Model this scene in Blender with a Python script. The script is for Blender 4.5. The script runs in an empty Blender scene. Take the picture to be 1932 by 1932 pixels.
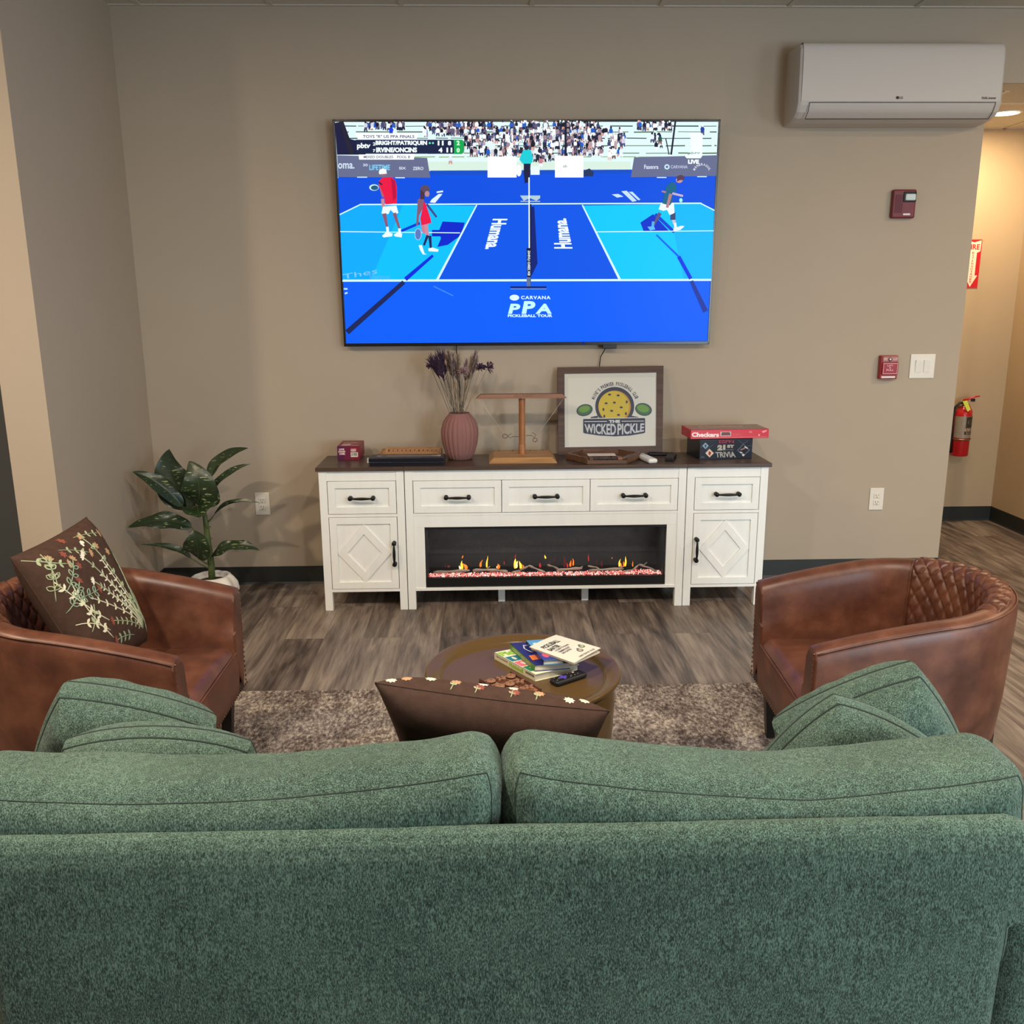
import bpy, bmesh, math, random
from mathutils import Vector, Matrix, noise
R = math.radians
random.seed(7)
sc = bpy.context.scene
COL = sc.collection
# ------------------------------------------------------------------ camera
F_PX, YAW, PITCH, ROLL = 1702.53, .0268, .23165, -.0056
CAM = Vector((0, -4.816, 1.529))
_cy, _sy, _cp, _sp = math.cos(YAW), math.sin(YAW), math.cos(PITCH), math.sin(PITCH)
FW = Vector((_sy*_cp, _cy*_cp, -_sp)); RT0 = Vector((_cy, -_sy, 0)); UP0 = RT0.cross(FW)
RT = math.cos(ROLL)*RT0 + math.sin(ROLL)*UP0; UP = -math.sin(ROLL)*RT0 + math.cos(ROLL)*UP0
cd = bpy.data.cameras.new('camera'); cam = bpy.data.objects.new('camera', cd); COL.objects.link(cam)
cd.sensor_width = 36; cd.lens = 36*F_PX/1932; cd.clip_start = .02
mw = Matrix((RT, UP, -FW)).transposed().to_4x4(); mw.translation = CAM; cam.matrix_world = mw
sc.camera = cam
# ------------------------------------------------------------------ view, world, lights
sc.view_settings.view_transform = 'Standard'; sc.view_settings.look = 'None'
sc.view_settings.gamma = 1; sc.view_settings.use_curve_mapping = False
sc.view_settings.exposure = 0.0
sc.cycles.use_denoising = True
sc.cycles.max_bounces = 6; sc.cycles.diffuse_bounces = 4; sc.cycles.glossy_bounces = 3
sc.cycles.transparent_max_bounces = 6; sc.cycles.caustics_reflective = False; sc.cycles.caustics_refractive = False
sc.cycles.sample_clamp_indirect = 4
world = bpy.data.worlds.new('world'); sc.world = world; world.use_nodes = True
world.node_tree.nodes['Background'].inputs[0].default_value = (.55, .72, 1, 1)
world.node_tree.nodes['Background'].inputs[1].default_value = .6
def lamp(name, kind, loc, power, color, aim=None, **kw):
    ld = bpy.data.lights.new(name, kind); ld.energy = power; ld.color = color
    for k, v in kw.items(): setattr(ld, k, v)
    o = bpy.data.objects.new(name, ld); COL.objects.link(o); o.location = loc
    if aim is not None:
        o.rotation_euler = (Vector(aim)-Vector(loc)).to_track_quat('-Z', 'Y').to_euler()
    return o
WARM, COOL = (1, .885, .755), (.60, .82, 1)
ROOM_CANS = [(-1.55, -3.7, 56), (.4, -3.5, 46), (2.35, -3.7, 56), (-.8, -6.0, 2), (2.4, -6.0, 5)]
for cx, cy, pw in ROOM_CANS:
    lamp('ceiling_lamp', 'AREA', (cx, cy, 2.895), pw, WARM, (cx, cy, 0), shape='DISK', size=.15)
lamp('ceiling_lamp', 'AREA', (-2.75, -2.9, 2.895), 62, (1, .78, .54), (-2.75, -2.9, 0), shape='DISK', size=.15)
lamp('corridor_lamp', 'AREA', (3.04, .755, 2.558), 20, (1, .77, .50), (3.04, .755, 0), shape='DISK', size=.15)
lamp('ceiling_lamp', 'AREA', (3.9, -1.9, 2.895), 46, (1, .74, .46), (3.9, -1.9, 0), shape='DISK', size=.15)
# daylight through the windows behind and to the right of the camera
lamp('window_daylight', 'AREA', (2.7, -6.78, 1.25), 150, (.70, .87, 1), (1.4, -3.7, .2), shape='RECTANGLE', size=1.5, size_y=1.9)
lamp('window_daylight', 'AREA', (5.36, -5.5, 1.5), 62, COOL, (.2, -3.6, 1.1), shape='RECTANGLE', size=1.7, size_y=1.4)
# ------------------------------------------------------------------ photo helper: a photo point laid on a real plane
def ray(x, y): return FW + (x-966)/F_PX*RT + (966-y)/F_PX*UP
def onZ(x, y, z): d = ray(x, y); return CAM + d*((z-CAM.z)/d.z)
def onY(x, y, Y): d = ray(x, y); return CAM + d*((Y-CAM.y)/d.y)
def onP(x, y, p0, n): d = ray(x, y); return CAM + d*(((p0-CAM).dot(n))/d.dot(n))
# ------------------------------------------------------------------ materials
def lin(c): return tuple(((v/255)/12.92 if v/255 <= .04045 else ((v/255+.055)/1.055)**2.4) for v in c[:3]) + (1,)
MATS = {}
def nd(nt, t, **kw):
    n = nt.nodes.new(t)
    for k, v in kw.items():
        if k.startswith('i_'):
            key = k[2:]; key = int(key) if key.isdigit() else key.replace('_', ' ')
            n.inputs[key].default_value = v
        else: setattr(n, k, v)
    return n
def mat(name, col, rough=.5, metal=0, spec=.5, var=0, vscale=8, bump=0, bscale=200, coat=0, emit=None, estr=0, stretch=(1, 1, 1), sheen=0):
    if name in MATS: return MATS[name]
    m = bpy.data.materials.new(name); m.use_nodes = True; nt = m.node_tree; MATS[name] = m
    b = nt.nodes['Principled BSDF']; c = lin(col)
    b.inputs['Base Color'].default_value = c; b.inputs['Roughness'].default_value = rough
    b.inputs['Metallic'].default_value = metal; b.inputs['Specular IOR Level'].default_value = spec
    b.inputs['Coat Weight'].default_value = coat; b.inputs['Sheen Weight'].default_value = sheen
    if emit:
        b.inputs['Emission Color'].default_value = lin(emit); b.inputs['Emission Strength'].default_value = estr
    tc = nd(nt, 'ShaderNodeTexCoord'); mp = nd(nt, 'ShaderNodeMapping'); mp.inputs['Scale'].default_value = stretch
    nt.links.new(tc.outputs['Object'], mp.inputs[0])
    n = nd(nt, 'ShaderNodeTexNoise', i_Scale=vscale, i_Detail=4); nt.links.new(mp.outputs[0], n.inputs['Vector'])
    r = nd(nt, 'ShaderNodeMapRange', i_1=.3, i_2=.7, i_3=1-var, i_4=1+var); nt.links.new(n.outputs[0], r.inputs[0])
    mx = nd(nt, 'ShaderNodeVectorMath', operation='SCALE'); mx.inputs[0].default_value = c[:3]
    nt.links.new(r.outputs[0], mx.inputs['Scale']); nt.links.new(mx.outputs[0], b.inputs['Base Color'])
    if bump:
        n2 = nd(nt, 'ShaderNodeTexNoise', i_Scale=bscale, i_Detail=3); nt.links.new(mp.outputs[0], n2.inputs['Vector'])
        bp = nd(nt, 'ShaderNodeBump', i_Strength=bump, i_Distance=.002); nt.links.new(n2.outputs[0], bp.inputs['Height'])
        nt.links.new(bp.outputs[0], b.inputs['Normal'])
    return m
def ramp(nt, stops):
    r = nd(nt, 'ShaderNodeValToRGB'); e = r.color_ramp.elements
    while len(e) < len(stops): e.new(.5)
    for el, (p, c) in zip(e, stops): el.position = p; el.color = lin(c)
    return r
def base(name, rough=.5, spec=.5):
    m = bpy.data.materials.new(name); m.use_nodes = True; MATS[name] = m
    b = m.node_tree.nodes['Principled BSDF']; b.inputs['Roughness'].default_value = rough; b.inputs['Specular IOR Level'].default_value = spec
    return m, m.node_tree, b
WALL = mat('wall_paint', (177, 162, 143), .75, spec=.25, var=.015, vscale=3, bump=.12, bscale=420)
WALLC = mat('corridor_wall_paint', (190, 168, 136), .75, spec=.25, var=.015, vscale=3, bump=.12, bscale=420)
WHITE = mat('white_cabinet_paint', (240, 240, 234), .42, var=.025, vscale=9, stretch=(3, 3, .6))
BLACKM = mat('black_metal', (16, 16, 17), .38, metal=.3)
BLACKP = mat('black_plastic', (14, 14, 16), .45, var=.1)
BASEB = mat('dark_vinyl_cove_base', (34, 36, 33), .5, var=.08)
PLATE = mat('white_wall_plate', (226, 219, 205), .35)
SLOT = mat('outlet_slot_black', (40, 34, 30), .6)
def plank_floor():
    m, nt, b = base('plank_floor', .42, .4); L = nt.links.new
    tc = nd(nt, 'ShaderNodeTexCoord'); mp = nd(nt, 'ShaderNodeMapping'); mp.inputs['Rotation'].default_value = (0, 0, R(90)); mp.inputs['Location'].default_value = (.37, .05, 0)
    L(tc.outputs['Object'], mp.inputs[0])
    br = nd(nt, 'ShaderNodeTexBrick', i_Scale=1.0, offset=.37, offset_frequency=2); br.inputs['Brick Width'].default_value = 1.22; br.inputs['Row Height'].default_value = .18
    br.inputs['Mortar Size'].default_value = .0009; br.inputs['Color1'].default_value = (0, 0, 0, 1); br.inputs['Color2'].default_value = (1, 1, 1, 1); br.inputs['Mortar'].default_value = (.5, .5, .5, 1)
    L(mp.outputs[0], br.inputs['Vector'])
    sep = nd(nt, 'ShaderNodeSeparateColor'); L(br.outputs['Color'], sep.inputs[0])
    w = nd(nt, 'ShaderNodeMath', operation='MULTIPLY'); w.inputs[1].default_value = 37; L(sep.outputs[0], w.inputs[0])
    # broad bands, cathedral figure and fine fibre, all running with the plank and shifted from plank to plank
    def grain(sx, sy, scale, detail, dist):
        q = nd(nt, 'ShaderNodeMapping'); q.inputs['Scale'].default_value = (sx, sy, 1); L(mp.outputs[0], q.inputs[0])
        n = nd(nt, 'ShaderNodeTexNoise', noise_dimensions='4D', i_Scale=scale, i_Detail=detail, i_Distortion=dist)
        L(q.outputs[0], n.inputs['Vector']); L(w.outputs[0], n.inputs['W']); return n
    g1 = grain(.9, 6, 1.6, 4, 2.2); g2 = grain(1.5, 26, 3, 6, 1.1); g3 = grain(.5, 5, 1.5, 2, .6)
    wv = nd(nt, 'ShaderNodeMath', operation='MULTIPLY'); wv.inputs[1].default_value = 34; L(g3.outputs[0], wv.inputs[0])
    si = nd(nt, 'ShaderNodeMath', operation='SINE'); L(wv.outputs[0], si.inputs[0])
    def madd(a, k, c):
        n = nd(nt, 'ShaderNodeMath', operation='MULTIPLY_ADD'); L(a, n.inputs[0]); n.inputs[1].default_value = k
        if isinstance(c, float): n.inputs[2].default_value = c
        else: L(c, n.inputs[2])
        return n.outputs[0]
    v = madd(g1.outputs[0], .75, 0.0); v = madd(g2.outputs[0], .42, v); v = madd(si.outputs[0], .06, v); v = madd(sep.outputs[0], .22, v)
    r = ramp(nt, [(.42, (60, 50, 46)), (.6, (98, 86, 78)), (.74, (126, 112, 101)), (.9, (152, 138, 124))]); L(v, r.inputs[0])
    mx = nd(nt, 'ShaderNodeMix', data_type='RGBA', blend_type='MULTIPLY'); mx.inputs[0].default_value = .55
    sm = nd(nt, 'ShaderNodeMapRange', i_1=0, i_2=1, i_3=1, i_4=.25); L(br.outputs['Fac'], sm.inputs[0])
    L(r.outputs[0], mx.inputs[6]); L(sm.outputs[0], mx.inputs[7]); L(mx.outputs[2], b.inputs['Base Color'])
    rr = nd(nt, 'ShaderNodeMapRange', i_1=.3, i_2=.8, i_3=.5, i_4=.34); L(g2.outputs[0], rr.inputs[0]); L(rr.outputs[0], b.inputs['Roughness'])
    bp = nd(nt, 'ShaderNodeBump', i_Strength=.25, i_Distance=.0012); L(g2.outputs[0], bp.inputs['Height']); L(bp.outputs[0], b.inputs['Normal'])
    return m
FLOOR = plank_floor()
def ceiling_tile():
    m, nt, b = base('ceiling_tile', .9, .1); L = nt.links.new
    tc = nd(nt, 'ShaderNodeTexCoord'); n = nd(nt, 'ShaderNodeTexNoise', i_Scale=260, i_Detail=2); L(tc.outputs['Object'], n.inputs['Vector'])
    r = ramp(nt, [(.35, (188, 184, 172)), (.6, (206, 202, 190))]); L(n.outputs[0], r.inputs[0]); L(r.outputs[0], b.inputs['Base Color'])
    bp = nd(nt, 'ShaderNodeBump', i_Strength=.4, i_Distance=.002); L(n.outputs[0], bp.inputs['Height']); L(bp.outputs[0], b.inputs['Normal'])
    return m
TILE = ceiling_tile()
TBAR = mat('ceiling_grid_paint', (196, 190, 178), .4)
def fabric(name, dark, light, sx=1, sz=1, seed=0.):
    m, nt, b = base(name, .95, .15); L = nt.links.new
    tc = nd(nt, 'ShaderNodeTexCoord'); mp = nd(nt, 'ShaderNodeMapping'); mp.inputs['Scale'].default_value = (1.0, 1.0, .32); mp.inputs['Location'].default_value = (seed, 0, 0)
    L(tc.outputs['Object'], mp.inputs[0])
    n = nd(nt, 'ShaderNodeTexNoise', i_Scale=620, i_Detail=3, i_Roughness=.7); L(mp.outputs[0], n.inputs['Vector'])
    n2 = nd(nt, 'ShaderNodeTexNoise', i_Scale=5, i_Detail=3); L(tc.outputs['Object'], n2.inputs['Vector'])
    n3 = nd(nt, 'ShaderNodeTexNoise', i_Scale=120, i_Detail=2); L(mp.outputs[0], n3.inputs['Vector'])
    a = nd(nt, 'ShaderNodeMath', operation='MULTIPLY_ADD'); a.inputs[1].default_value = .17; L(n3.outputs[0], a.inputs[0]); L(n.outputs[0], a.inputs[2])
    c = nd(nt, 'ShaderNodeMath', operation='MULTIPLY_ADD'); c.inputs[1].default_value = .12; L(n2.outputs[0], c.inputs[0]); L(a.outputs[0], c.inputs[2])
    mid = tuple((p+q)/2 for p, q in zip(dark, light))
    r = ramp(nt, [(.50, dark), (.64, mid), (.78, light)]); L(c.outputs[0], r.inputs[0]); L(r.outputs[0], b.inputs['Base Color'])
    bp = nd(nt, 'ShaderNodeBump', i_Strength=.55, i_Distance=.0015); L(a.outputs[0], bp.inputs['Height']); L(bp.outputs[0], b.inputs['Normal'])
    b.inputs['Sheen Weight'].default_value = .08; b.inputs['Sheen Roughness'].default_value = .5
    return m
GREEN = fabric('green_chenille', (30, 41, 34), (104, 128, 111))
GREENP = fabric('green_pillow_chenille', (32, 44, 37), (106, 130, 114), seed=3.)
SEAM = mat('dark_green_seam', (36, 48, 40), .9)
BROWNC = mat('brown_linen', (72, 53, 44), .95, spec=.1, var=.12, vscale=60, bump=.5, bscale=700)
def leather(name='cognac_leather'):
    m, nt, b = base(name, .38, .5); L = nt.links.new
    tc = nd(nt, 'ShaderNodeTexCoord'); n = nd(nt, 'ShaderNodeTexNoise', i_Scale=9, i_Detail=5, i_Roughness=.6); L(tc.outputs['Object'], n.inputs['Vector'])
    r = ramp(nt, [(.3, (70, 38, 26)), (.5, (94, 54, 37)), (.72, (118, 73, 51))]); L(n.outputs[0], r.inputs[0]); L(r.outputs[0], b.inputs['Base Color'])
    n2 = nd(nt, 'ShaderNodeTexNoise', i_Scale=300, i_Detail=3); L(tc.outputs['Object'], n2.inputs['Vector'])
    bp = nd(nt, 'ShaderNodeBump', i_Strength=.12, i_Distance=.001); L(n2.outputs[0], bp.inputs['Height']); L(bp.outputs[0], b.inputs['Normal'])
    rr = nd(nt, 'ShaderNodeMapRange', i_1=.3, i_2=.7, i_3=.33, i_4=.48); L(n.outputs[0], rr.inputs[0]); L(rr.outputs[0], b.inputs['Roughness'])
    return m
LEATHER = leather()
NAIL = mat('bronze_nailhead', (120, 80, 58), .3, metal=.8)
LEGB = mat('black_wood', (20, 17, 16), .45)
def rugmat():
    m, nt, b = base('mottled_rug', 1, .05); L = nt.links.new
    tc = nd(nt, 'ShaderNodeTexCoord'); mp = nd(nt, 'ShaderNodeMapping'); mp.inputs['Scale'].default_value = (1, .55, 1); L(tc.outputs['Object'], mp.inputs[0])
    n = nd(nt, 'ShaderNodeTexNoise', i_Scale=80, i_Detail=5, i_Roughness=.8); L(mp.outputs[0], n.inputs['Vector'])
    n2 = nd(nt, 'ShaderNodeTexNoise', i_Scale=9, i_Detail=3); L(mp.outputs[0], n2.inputs['Vector'])
    a = nd(nt, 'ShaderNodeMath', operation='MULTIPLY_ADD'); a.inputs[1].default_value = .35; L(n2.outputs[0], a.inputs[0]); L(n.outputs[0], a.inputs[2])
    r = ramp(nt, [(.52, (74, 63, 59)), (.63, (124, 111, 103)), (.72, (166, 153, 142)), (.81, (216, 205, 188))]); L(a.outputs[0], r.inputs[0]); L(r.outputs[0], b.inputs['Base Color'])
    bp = nd(nt, 'ShaderNodeBump', i_Strength=1, i_Distance=.006); L(n.outputs[0], bp.inputs['Height']); L(bp.outputs[0], b.inputs['Normal'])
    return m
RUG = rugmat()
def wood(name, c1, c2, rough=.45, sc_=(1.5, 22, 22), spec=.4):
    m, nt, b = base(name, rough, spec); L = nt.links.new
    tc = nd(nt, 'ShaderNodeTexCoord'); mp = nd(nt, 'ShaderNodeMapping'); mp.inputs['Scale'].default_value = sc_; L(tc.outputs['Object'], mp.inputs[0])
    n = nd(nt, 'ShaderNodeTexNoise', i_Scale=2.5, i_Detail=5, i_Distortion=.5); L(mp.outputs[0], n.inputs['Vector'])
    r = ramp(nt, [(.3, c1), (.7, c2)]); L(n.outputs[0], r.inputs[0]); L(r.outputs[0], b.inputs['Base Color'])
    return m
TOPW = wood('espresso_top', (62, 48, 40), (90, 71, 58), .36)
FRAMEW = wood('walnut_frame', (56, 36, 28), (84, 56, 43), .5)
BAMBOO = wood('bamboo_game_wood', (150, 108, 66), (188, 142, 92), .45)
BAMBOOD = wood('reddish_game_wood', (118, 78, 56), (146, 100, 72), .45)
TRAYW = wood('dark_tray_wood', (84, 58, 44), (112, 80, 60), .45)
TICW = wood('acacia_board_wood', (66, 40, 28), (104, 68, 47), .45)
TICP = wood('tan_piece_wood', (132, 90, 64), (166, 120, 86), .45)
LOGM = mat('grey_driftwood', (168, 152, 136), .8, var=.25, vscale=60, stretch=(.3, 1, 1), bump=.5, bscale=150)
BRASS = mat('bronze_table_lacquer', (96, 74, 44), .24, metal=.0, spec=.2, var=.06, vscale=4)
def print_mat(name, emis=0., rough=.5, spec=.4):
    m, nt, b = base(name, rough, spec)
    a = nd(nt, 'ShaderNodeAttribute', attribute_name='Col')
    if emis:
        b.inputs['Base Color'].default_value = (.01, .01, .012, 1); nt.links.new(a.outputs['Color'], b.inputs['Emission Color']); b.inputs['Emission Strength'].default_value = emis
    else: nt.links.new(a.outputs['Color'], b.inputs['Base Color'])
    return m
SCREEN = print_mat('television_picture', 1.16, .3, .05)
INK = print_mat('printed_ink', 0, .45, .4)
INKG = print_mat('glossy_printed_ink', 0, .22, .5)
def glass(name, gloss=.06, rough=.02):
    m = bpy.data.materials.new(name); m.use_nodes = True; nt = m.node_tree; nt.nodes.clear()
    o = nd(nt, 'ShaderNodeOutputMaterial'); t = nd(nt, 'ShaderNodeBsdfTransparent'); g = nd(nt, 'ShaderNodeBsdfGlossy', i_Roughness=rough)
    f = nd(nt, 'ShaderNodeFresnel', i_IOR=1.35); mr = nd(nt, 'ShaderNodeMath', operation='ADD'); mr.inputs[1].default_value = gloss
    nt.links.new(f.outputs[0], mr.inputs[0]); mx = nd(nt, 'ShaderNodeMixShader'); nt.links.new(mr.outputs[0], mx.inputs[0]); nt.links.new(t.outputs[0], mx.inputs[1]); nt.links.new(g.outputs[0], mx.inputs[2]); nt.links.new(mx.outputs[0], o.inputs[0])
    MATS[name] = m; return m
GLASS = glass('picture_glass', .01); FGLASS = glass('fireplace_glass', .0)
# ------------------------------------------------------------------ mesh builder
class MB:
    def __init__(s): s.v = []; s.f = []; s.mi = []; s.sm = []; s.c = []; s.mats = []
    def slot(s, m):
        if m not in s.mats: s.mats.append(m)
        return s.mats.index(m)
    def add(s, vs, fs, m, smooth=False, col=(255, 255, 255)):
        o = len(s.v); s.v += [Vector(v) for v in vs]; k = s.slot(m)
        for f in fs: s.f.append([i+o for i in f]); s.mi.append(k); s.sm.append(smooth); s.c.append(col)
        return s
    def bm(s, b, m, smooth=False, M=None, col=(255, 255, 255)):
        if M is not None: b.transform(M)
        b.verts.index_update(); s.add([v.co.copy() for v in b.verts], [[v.index for v in f.verts] for f in b.faces], m, smooth, col); b.free(); return s
    def box(s, x0, x1, y0, y1, z0, z1, m, bev=0., M=None, seg=2, col=(255, 255, 255)):
        b = bmesh.new(); bmesh.ops.create_cube(b, size=1)
        for v in b.verts: v.co = Vector(((x0+x1)/2+v.co.x*(x1-x0), (y0+y1)/2+v.co.y*(y1-y0), (z0+z1)/2+v.co.z*(z1-z0)))
        if bev: bmesh.ops.bevel(b, geom=b.edges[:], offset=bev, segments=seg, profile=.5, affect='EDGES')
        return s.bm(b, m, False, M, col)
    def grid(s, fn, nu, nv, m, smooth=True, cu=False, cv=False, col=(255, 255, 255)):
        vs = [fn(i/(nu if cu else nu), j/(nv if cv else nv)) for i in range(nu if cu else nu+1) for j in range(nv if cv else nv+1)]
        H = nv if cv else nv+1; W = nu if cu else nu+1; fs = []
        for i in range(nu):
            for j in range(nv): fs.append([i*H+j, ((i+1) % W)*H+j, ((i+1) % W)*H+(j+1) % H, i*H+(j+1) % H])
        return s.add(vs, fs, m, smooth, col)
    def lathe(s, prof, m, n=40, c=(0, 0, 0), rad=None, M=None, smooth=True):
        c = Vector(c); vs = []; fs = []; K = len(prof)
        for i in range(n):
            a = 2*math.pi*i/n
            for j, (r, z) in enumerate(prof):
                q = r*(rad(a, j/(K-1)) if rad else 1); p = Vector((q*math.cos(a), q*math.sin(a), z)); vs.append(c+(M @ p if M else p))
        for i in range(n):
            for j in range(K-1): fs.append([i*K+j, ((i+1) % n)*K+j, ((i+1) % n)*K+j+1, i*K+j+1])
        return s.add(vs, fs, m, smooth)
    def tube(s, pts, r, m, n=8, closed=False, smooth=True, caps=True, flat=1.):
        pts = [Vector(p) for p in pts]; N = len(pts); rr = r if isinstance(r, (list, tuple)) else [r]*N
        vs = []; fs = []; prev = None
        for i, p in enumerate(pts):
            a = pts[(i-1) % N] if (i > 0 or closed) else p; b = pts[(i+1) % N] if (i < N-1 or closed) else p
            t = (b-a).normalized(); 
            if prev is None: prev = t.orthogonal().normalized()
            u = (prev - t*prev.dot(t)); u = u.normalized() if u.length > 1e-6 else t.orthogonal().normalized(); prev = u; w = t.cross(u)
            for k in range(n):
                an = 2*math.pi*k/n; vs.append(p+rr[i]*(u*math.cos(an)+w*math.sin(an)*flat))
        M_ = N if closed else N-1
        for i in range(M_):
            for k in range(n): fs.append([i*n+k, i*n+(k+1) % n, ((i+1) % N)*n+(k+1) % n, ((i+1) % N)*n+k])
        if caps and not closed: fs.append(list(range(n))[::-1]); fs.append([(N-1)*n+k for k in range(n)])
        return s.add(vs, fs, m, smooth)
    def prism(s, pts, d, m, smooth=False, col=(255, 255, 255)):  # pts: 3D polygon, d: extrude vector
        n = len(pts); d = Vector(d); vs = [Vector(p) for p in pts]+[Vector(p)+d for p in pts]
        return s.add(vs, [list(range(n))[::-1], list(range(n, 2*n))]+[[i, (i+1) % n, n+(i+1) % n, n+i] for i in range(n)], m, smooth, col)
    def ball(s, c, r, m, n=10, sc3=(1, 1, 1)):
        b = bmesh.new(); bmesh.ops.create_uvsphere(b, u_segments=n, v_segments=max(4, n*2//3), radius=r)
        for v in b.verts: v.co = Vector((v.co.x*sc3[0], v.co.y*sc3[1], v.co.z*sc3[2]))+Vector(c)
        return s.bm(b, m, True)
    def build(s, name, parent=None, world=True, fixn=True):
        me = bpy.data.meshes.new(name)
        off = Vector(parent['_w']) if (parent is not None and world) else Vector((0, 0, 0))
        me.from_pydata([v-off for v in s.v], [], s.f)
        for m in s.mats: me.materials.append(m)
        me.polygons.foreach_set('material_index', s.mi); me.polygons.foreach_set('use_smooth', s.sm)
        if any(c != (255, 255, 255) for c in s.c):
            ca = me.color_attributes.new('Col', 'FLOAT_COLOR', 'CORNER'); out = []
            cache = {}
            for p, c in zip(me.polygons, s.c):
                if c not in cache: cache[c] = lin(c)
                out += list(cache[c])*p.loop_total
            ca.data.foreach_set('color', out)
        me.update()
        if fixn:
            b = bmesh.new(); b.from_mesh(me); bmesh.ops.recalc_face_normals(b, faces=b.faces[:]); b.to_mesh(me); b.free()
        o = bpy.data.objects.new(name, me); COL.objects.link(o)
        if parent is not None:
            o.parent = parent
            if '_w' in parent: o['_w'] = list(Vector(parent['_w'])) if world else [0, 0, 0]
        return o
def root(name, loc, label, cat, group=None, rz=0.):
    o = bpy.data.objects.new(name, None); COL.objects.link(o); o.location = loc; o.rotation_euler = (0, 0, rz); o.empty_display_size = .05
    o['label'] = label; o['category'] = cat; o['_w'] = list(loc)
    if group: o['group'] = group
    return o
def tag(o, label, cat, group=None, kind=None):
    o['label'] = label; o['category'] = cat
    if group: o['group'] = group
    if kind: o['kind'] = kind
    return o
def struct(o, label=None):
    o['kind'] = 'structure'
    if label: o['label'] = label
    return o
def copy_tree(o, parent=None):
    c = o.copy(); COL.objects.link(c)
    if parent is not None: c.parent = parent
    for ch in list(o.children): copy_tree(ch, c)
    return c
# ------------------------------------------------------------------ lettering
_tc = {}
def glyphs(txt, bold=0., spacing=1.):
    k = (txt, bold, spacing)
    if k not in _tc:
        cu = bpy.data.curves.new('lettering', 'FONT'); cu.body = txt; cu.size = 1; cu.offset = bold; cu.space_character = spacing; cu.resolution_u = 3; cu.fill_mode = 'FRONT'
        ob = bpy.data.objects.new('lettering', cu); COL.objects.link(ob); me = bpy.data.meshes.new_from_object(ob)
        vs = [v.co.copy() for v in me.vertices]; fs = [list(p.vertices) for p in me.polygons]
        bpy.data.objects.remove(ob); bpy.data.meshes.remove(me); bpy.data.curves.remove(cu)
        x0 = min(v.x for v in vs); x1 = max(v.x for v in vs); y0 = min(v.y for v in vs); y1 = max(v.y for v in vs)
        _tc[k] = ([((v.x-x0)/(x1-x0), (v.y-y0)/(y1-y0)) for v in vs], fs)
    return _tc[k]
class Art:   # flat artwork printed on a real plane; its points are taken from the photograph
    def __init__(s, mb, fmap, n, m, lift=.0003, step=.00004): s.mb = mb; s.f = fmap; s.n = Vector(n); s.m = m; s.l = lift; s.st = step
    def up(s): s.l += s.st
    def poly(s, pts, col, up=True):
        if up: s.up()
        s.mb.add([s.f(*p)+s.n*s.l for p in pts], [list(range(len(pts)))], s.m, False, col)
    def rect(s, x0, y0, x1, y1, col): s.poly([(x0, y0), (x1, y0), (x1, y1), (x0, y1)], col)
    def line(s, a, b, w, col, w2=None):
        w2 = w if w2 is None else w2; dx, dy = b[0]-a[0], b[1]-a[1]; L = math.hypot(dx, dy) or 1; nx, ny = -dy/L/2, dx/L/2
        s.poly([(a[0]+nx*w, a[1]+ny*w), (b[0]+nx*w2, b[1]+ny*w2), (b[0]-nx*w2, b[1]-ny*w2), (a[0]-nx*w, a[1]-ny*w)], col)
    def path(s, pts, w, col):
        for a, b in zip(pts, pts[1:]): s.line(a, b, w, col); s.l -= s.st
        s.up()
        for p in pts[1:-1]: s.ell(p[0], p[1], w/2, w/2, col, 8)
    def ell(s, cx, cy, rx, ry, col, n=20, rot=0.):
        c, q = math.cos(rot), math.sin(rot)
        s.poly([(cx+rx*math.cos(t)*c-ry*math.sin(t)*q, cy+rx*math.cos(t)*q+ry*math.sin(t)*c) for t in [2*math.pi*i/n for i in range(n)]], col)
    def text(s, txt, q, col, bold=0., spacing=1., warp=None):   # q: top-left, top-right, bottom-right, bottom-left
        s.up(); vs, fs = glyphs(txt, bold, spacing); out = []
        for u, v in vs:
            t = [q[0][i]*(1-u)*v+q[1][i]*u*v+q[2][i]*u*(1-v)+q[3][i]*(1-u)*(1-v) for i in (0, 1)]
            if warp: t = warp(u, v, t)
            out.append(s.f(*t)+s.n*s.l)
        s.mb.add(out, fs, s.m, False, col)
    def tbox(s, txt, x0, y0, x1, y1, col, bold=0., spacing=1., sl=0.):
        s.text(txt, [(x0, y0), (x1, y0+sl), (x1, y1+sl), (x0, y1)], col, bold, spacing)
# ================================================================== the setting
H, HC = 2.911, 2.57
XL, XR = -1.787, 2.526
def sbox(name, *b, m=WALL, bev=0): mb = MB(); mb.box(*b, m, bev); return struct(mb.build(name))
sbox('floor', -4.7, 5.4, -6.8, 1.4, -.1, 0, m=FLOOR)
mb = MB(); mb.box(-4.7, 5.4, -6.8, 0, H, H+.1, TILE)
for k in range(-5, 12): mb.box(-1.016+.627*k-.012, -1.016+.627*k+.012, -6.8, -.002, H-.004, H+.001, TBAR)
for k in range(0, 14): mb.box(-4.7, 5.4, -.36-.61*k-.012, -.36-.61*k+.012, H-.0035, H+.001, TBAR)
mb.box(XL, XR+.4, -.02, 0, H-.005, H+.001, TBAR)
struct(mb.build('ceiling'))
mb = MB(); mb.box(XR, 5.4, .03, 1.4, HC, HC+.1, TILE)
for x in (2.723, 3.31): mb.box(x-.012, x+.012, .18, 1.25, HC-.004, HC+.001, TBAR)
mb.box(XR, 3.52, .474, .498, HC-.0035, HC+.001, TBAR); mb.box(XR, 3.52, 1.23, 1.25, HC-.004, HC+.001, TBAR)
struct(mb.build('ceiling'))
sbox('wall_back', XL-.17, XR, 0, .15, 0, H)
sbox('wall_header', XR, 5.4, .012, .032, HC+.0005, H)
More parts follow.
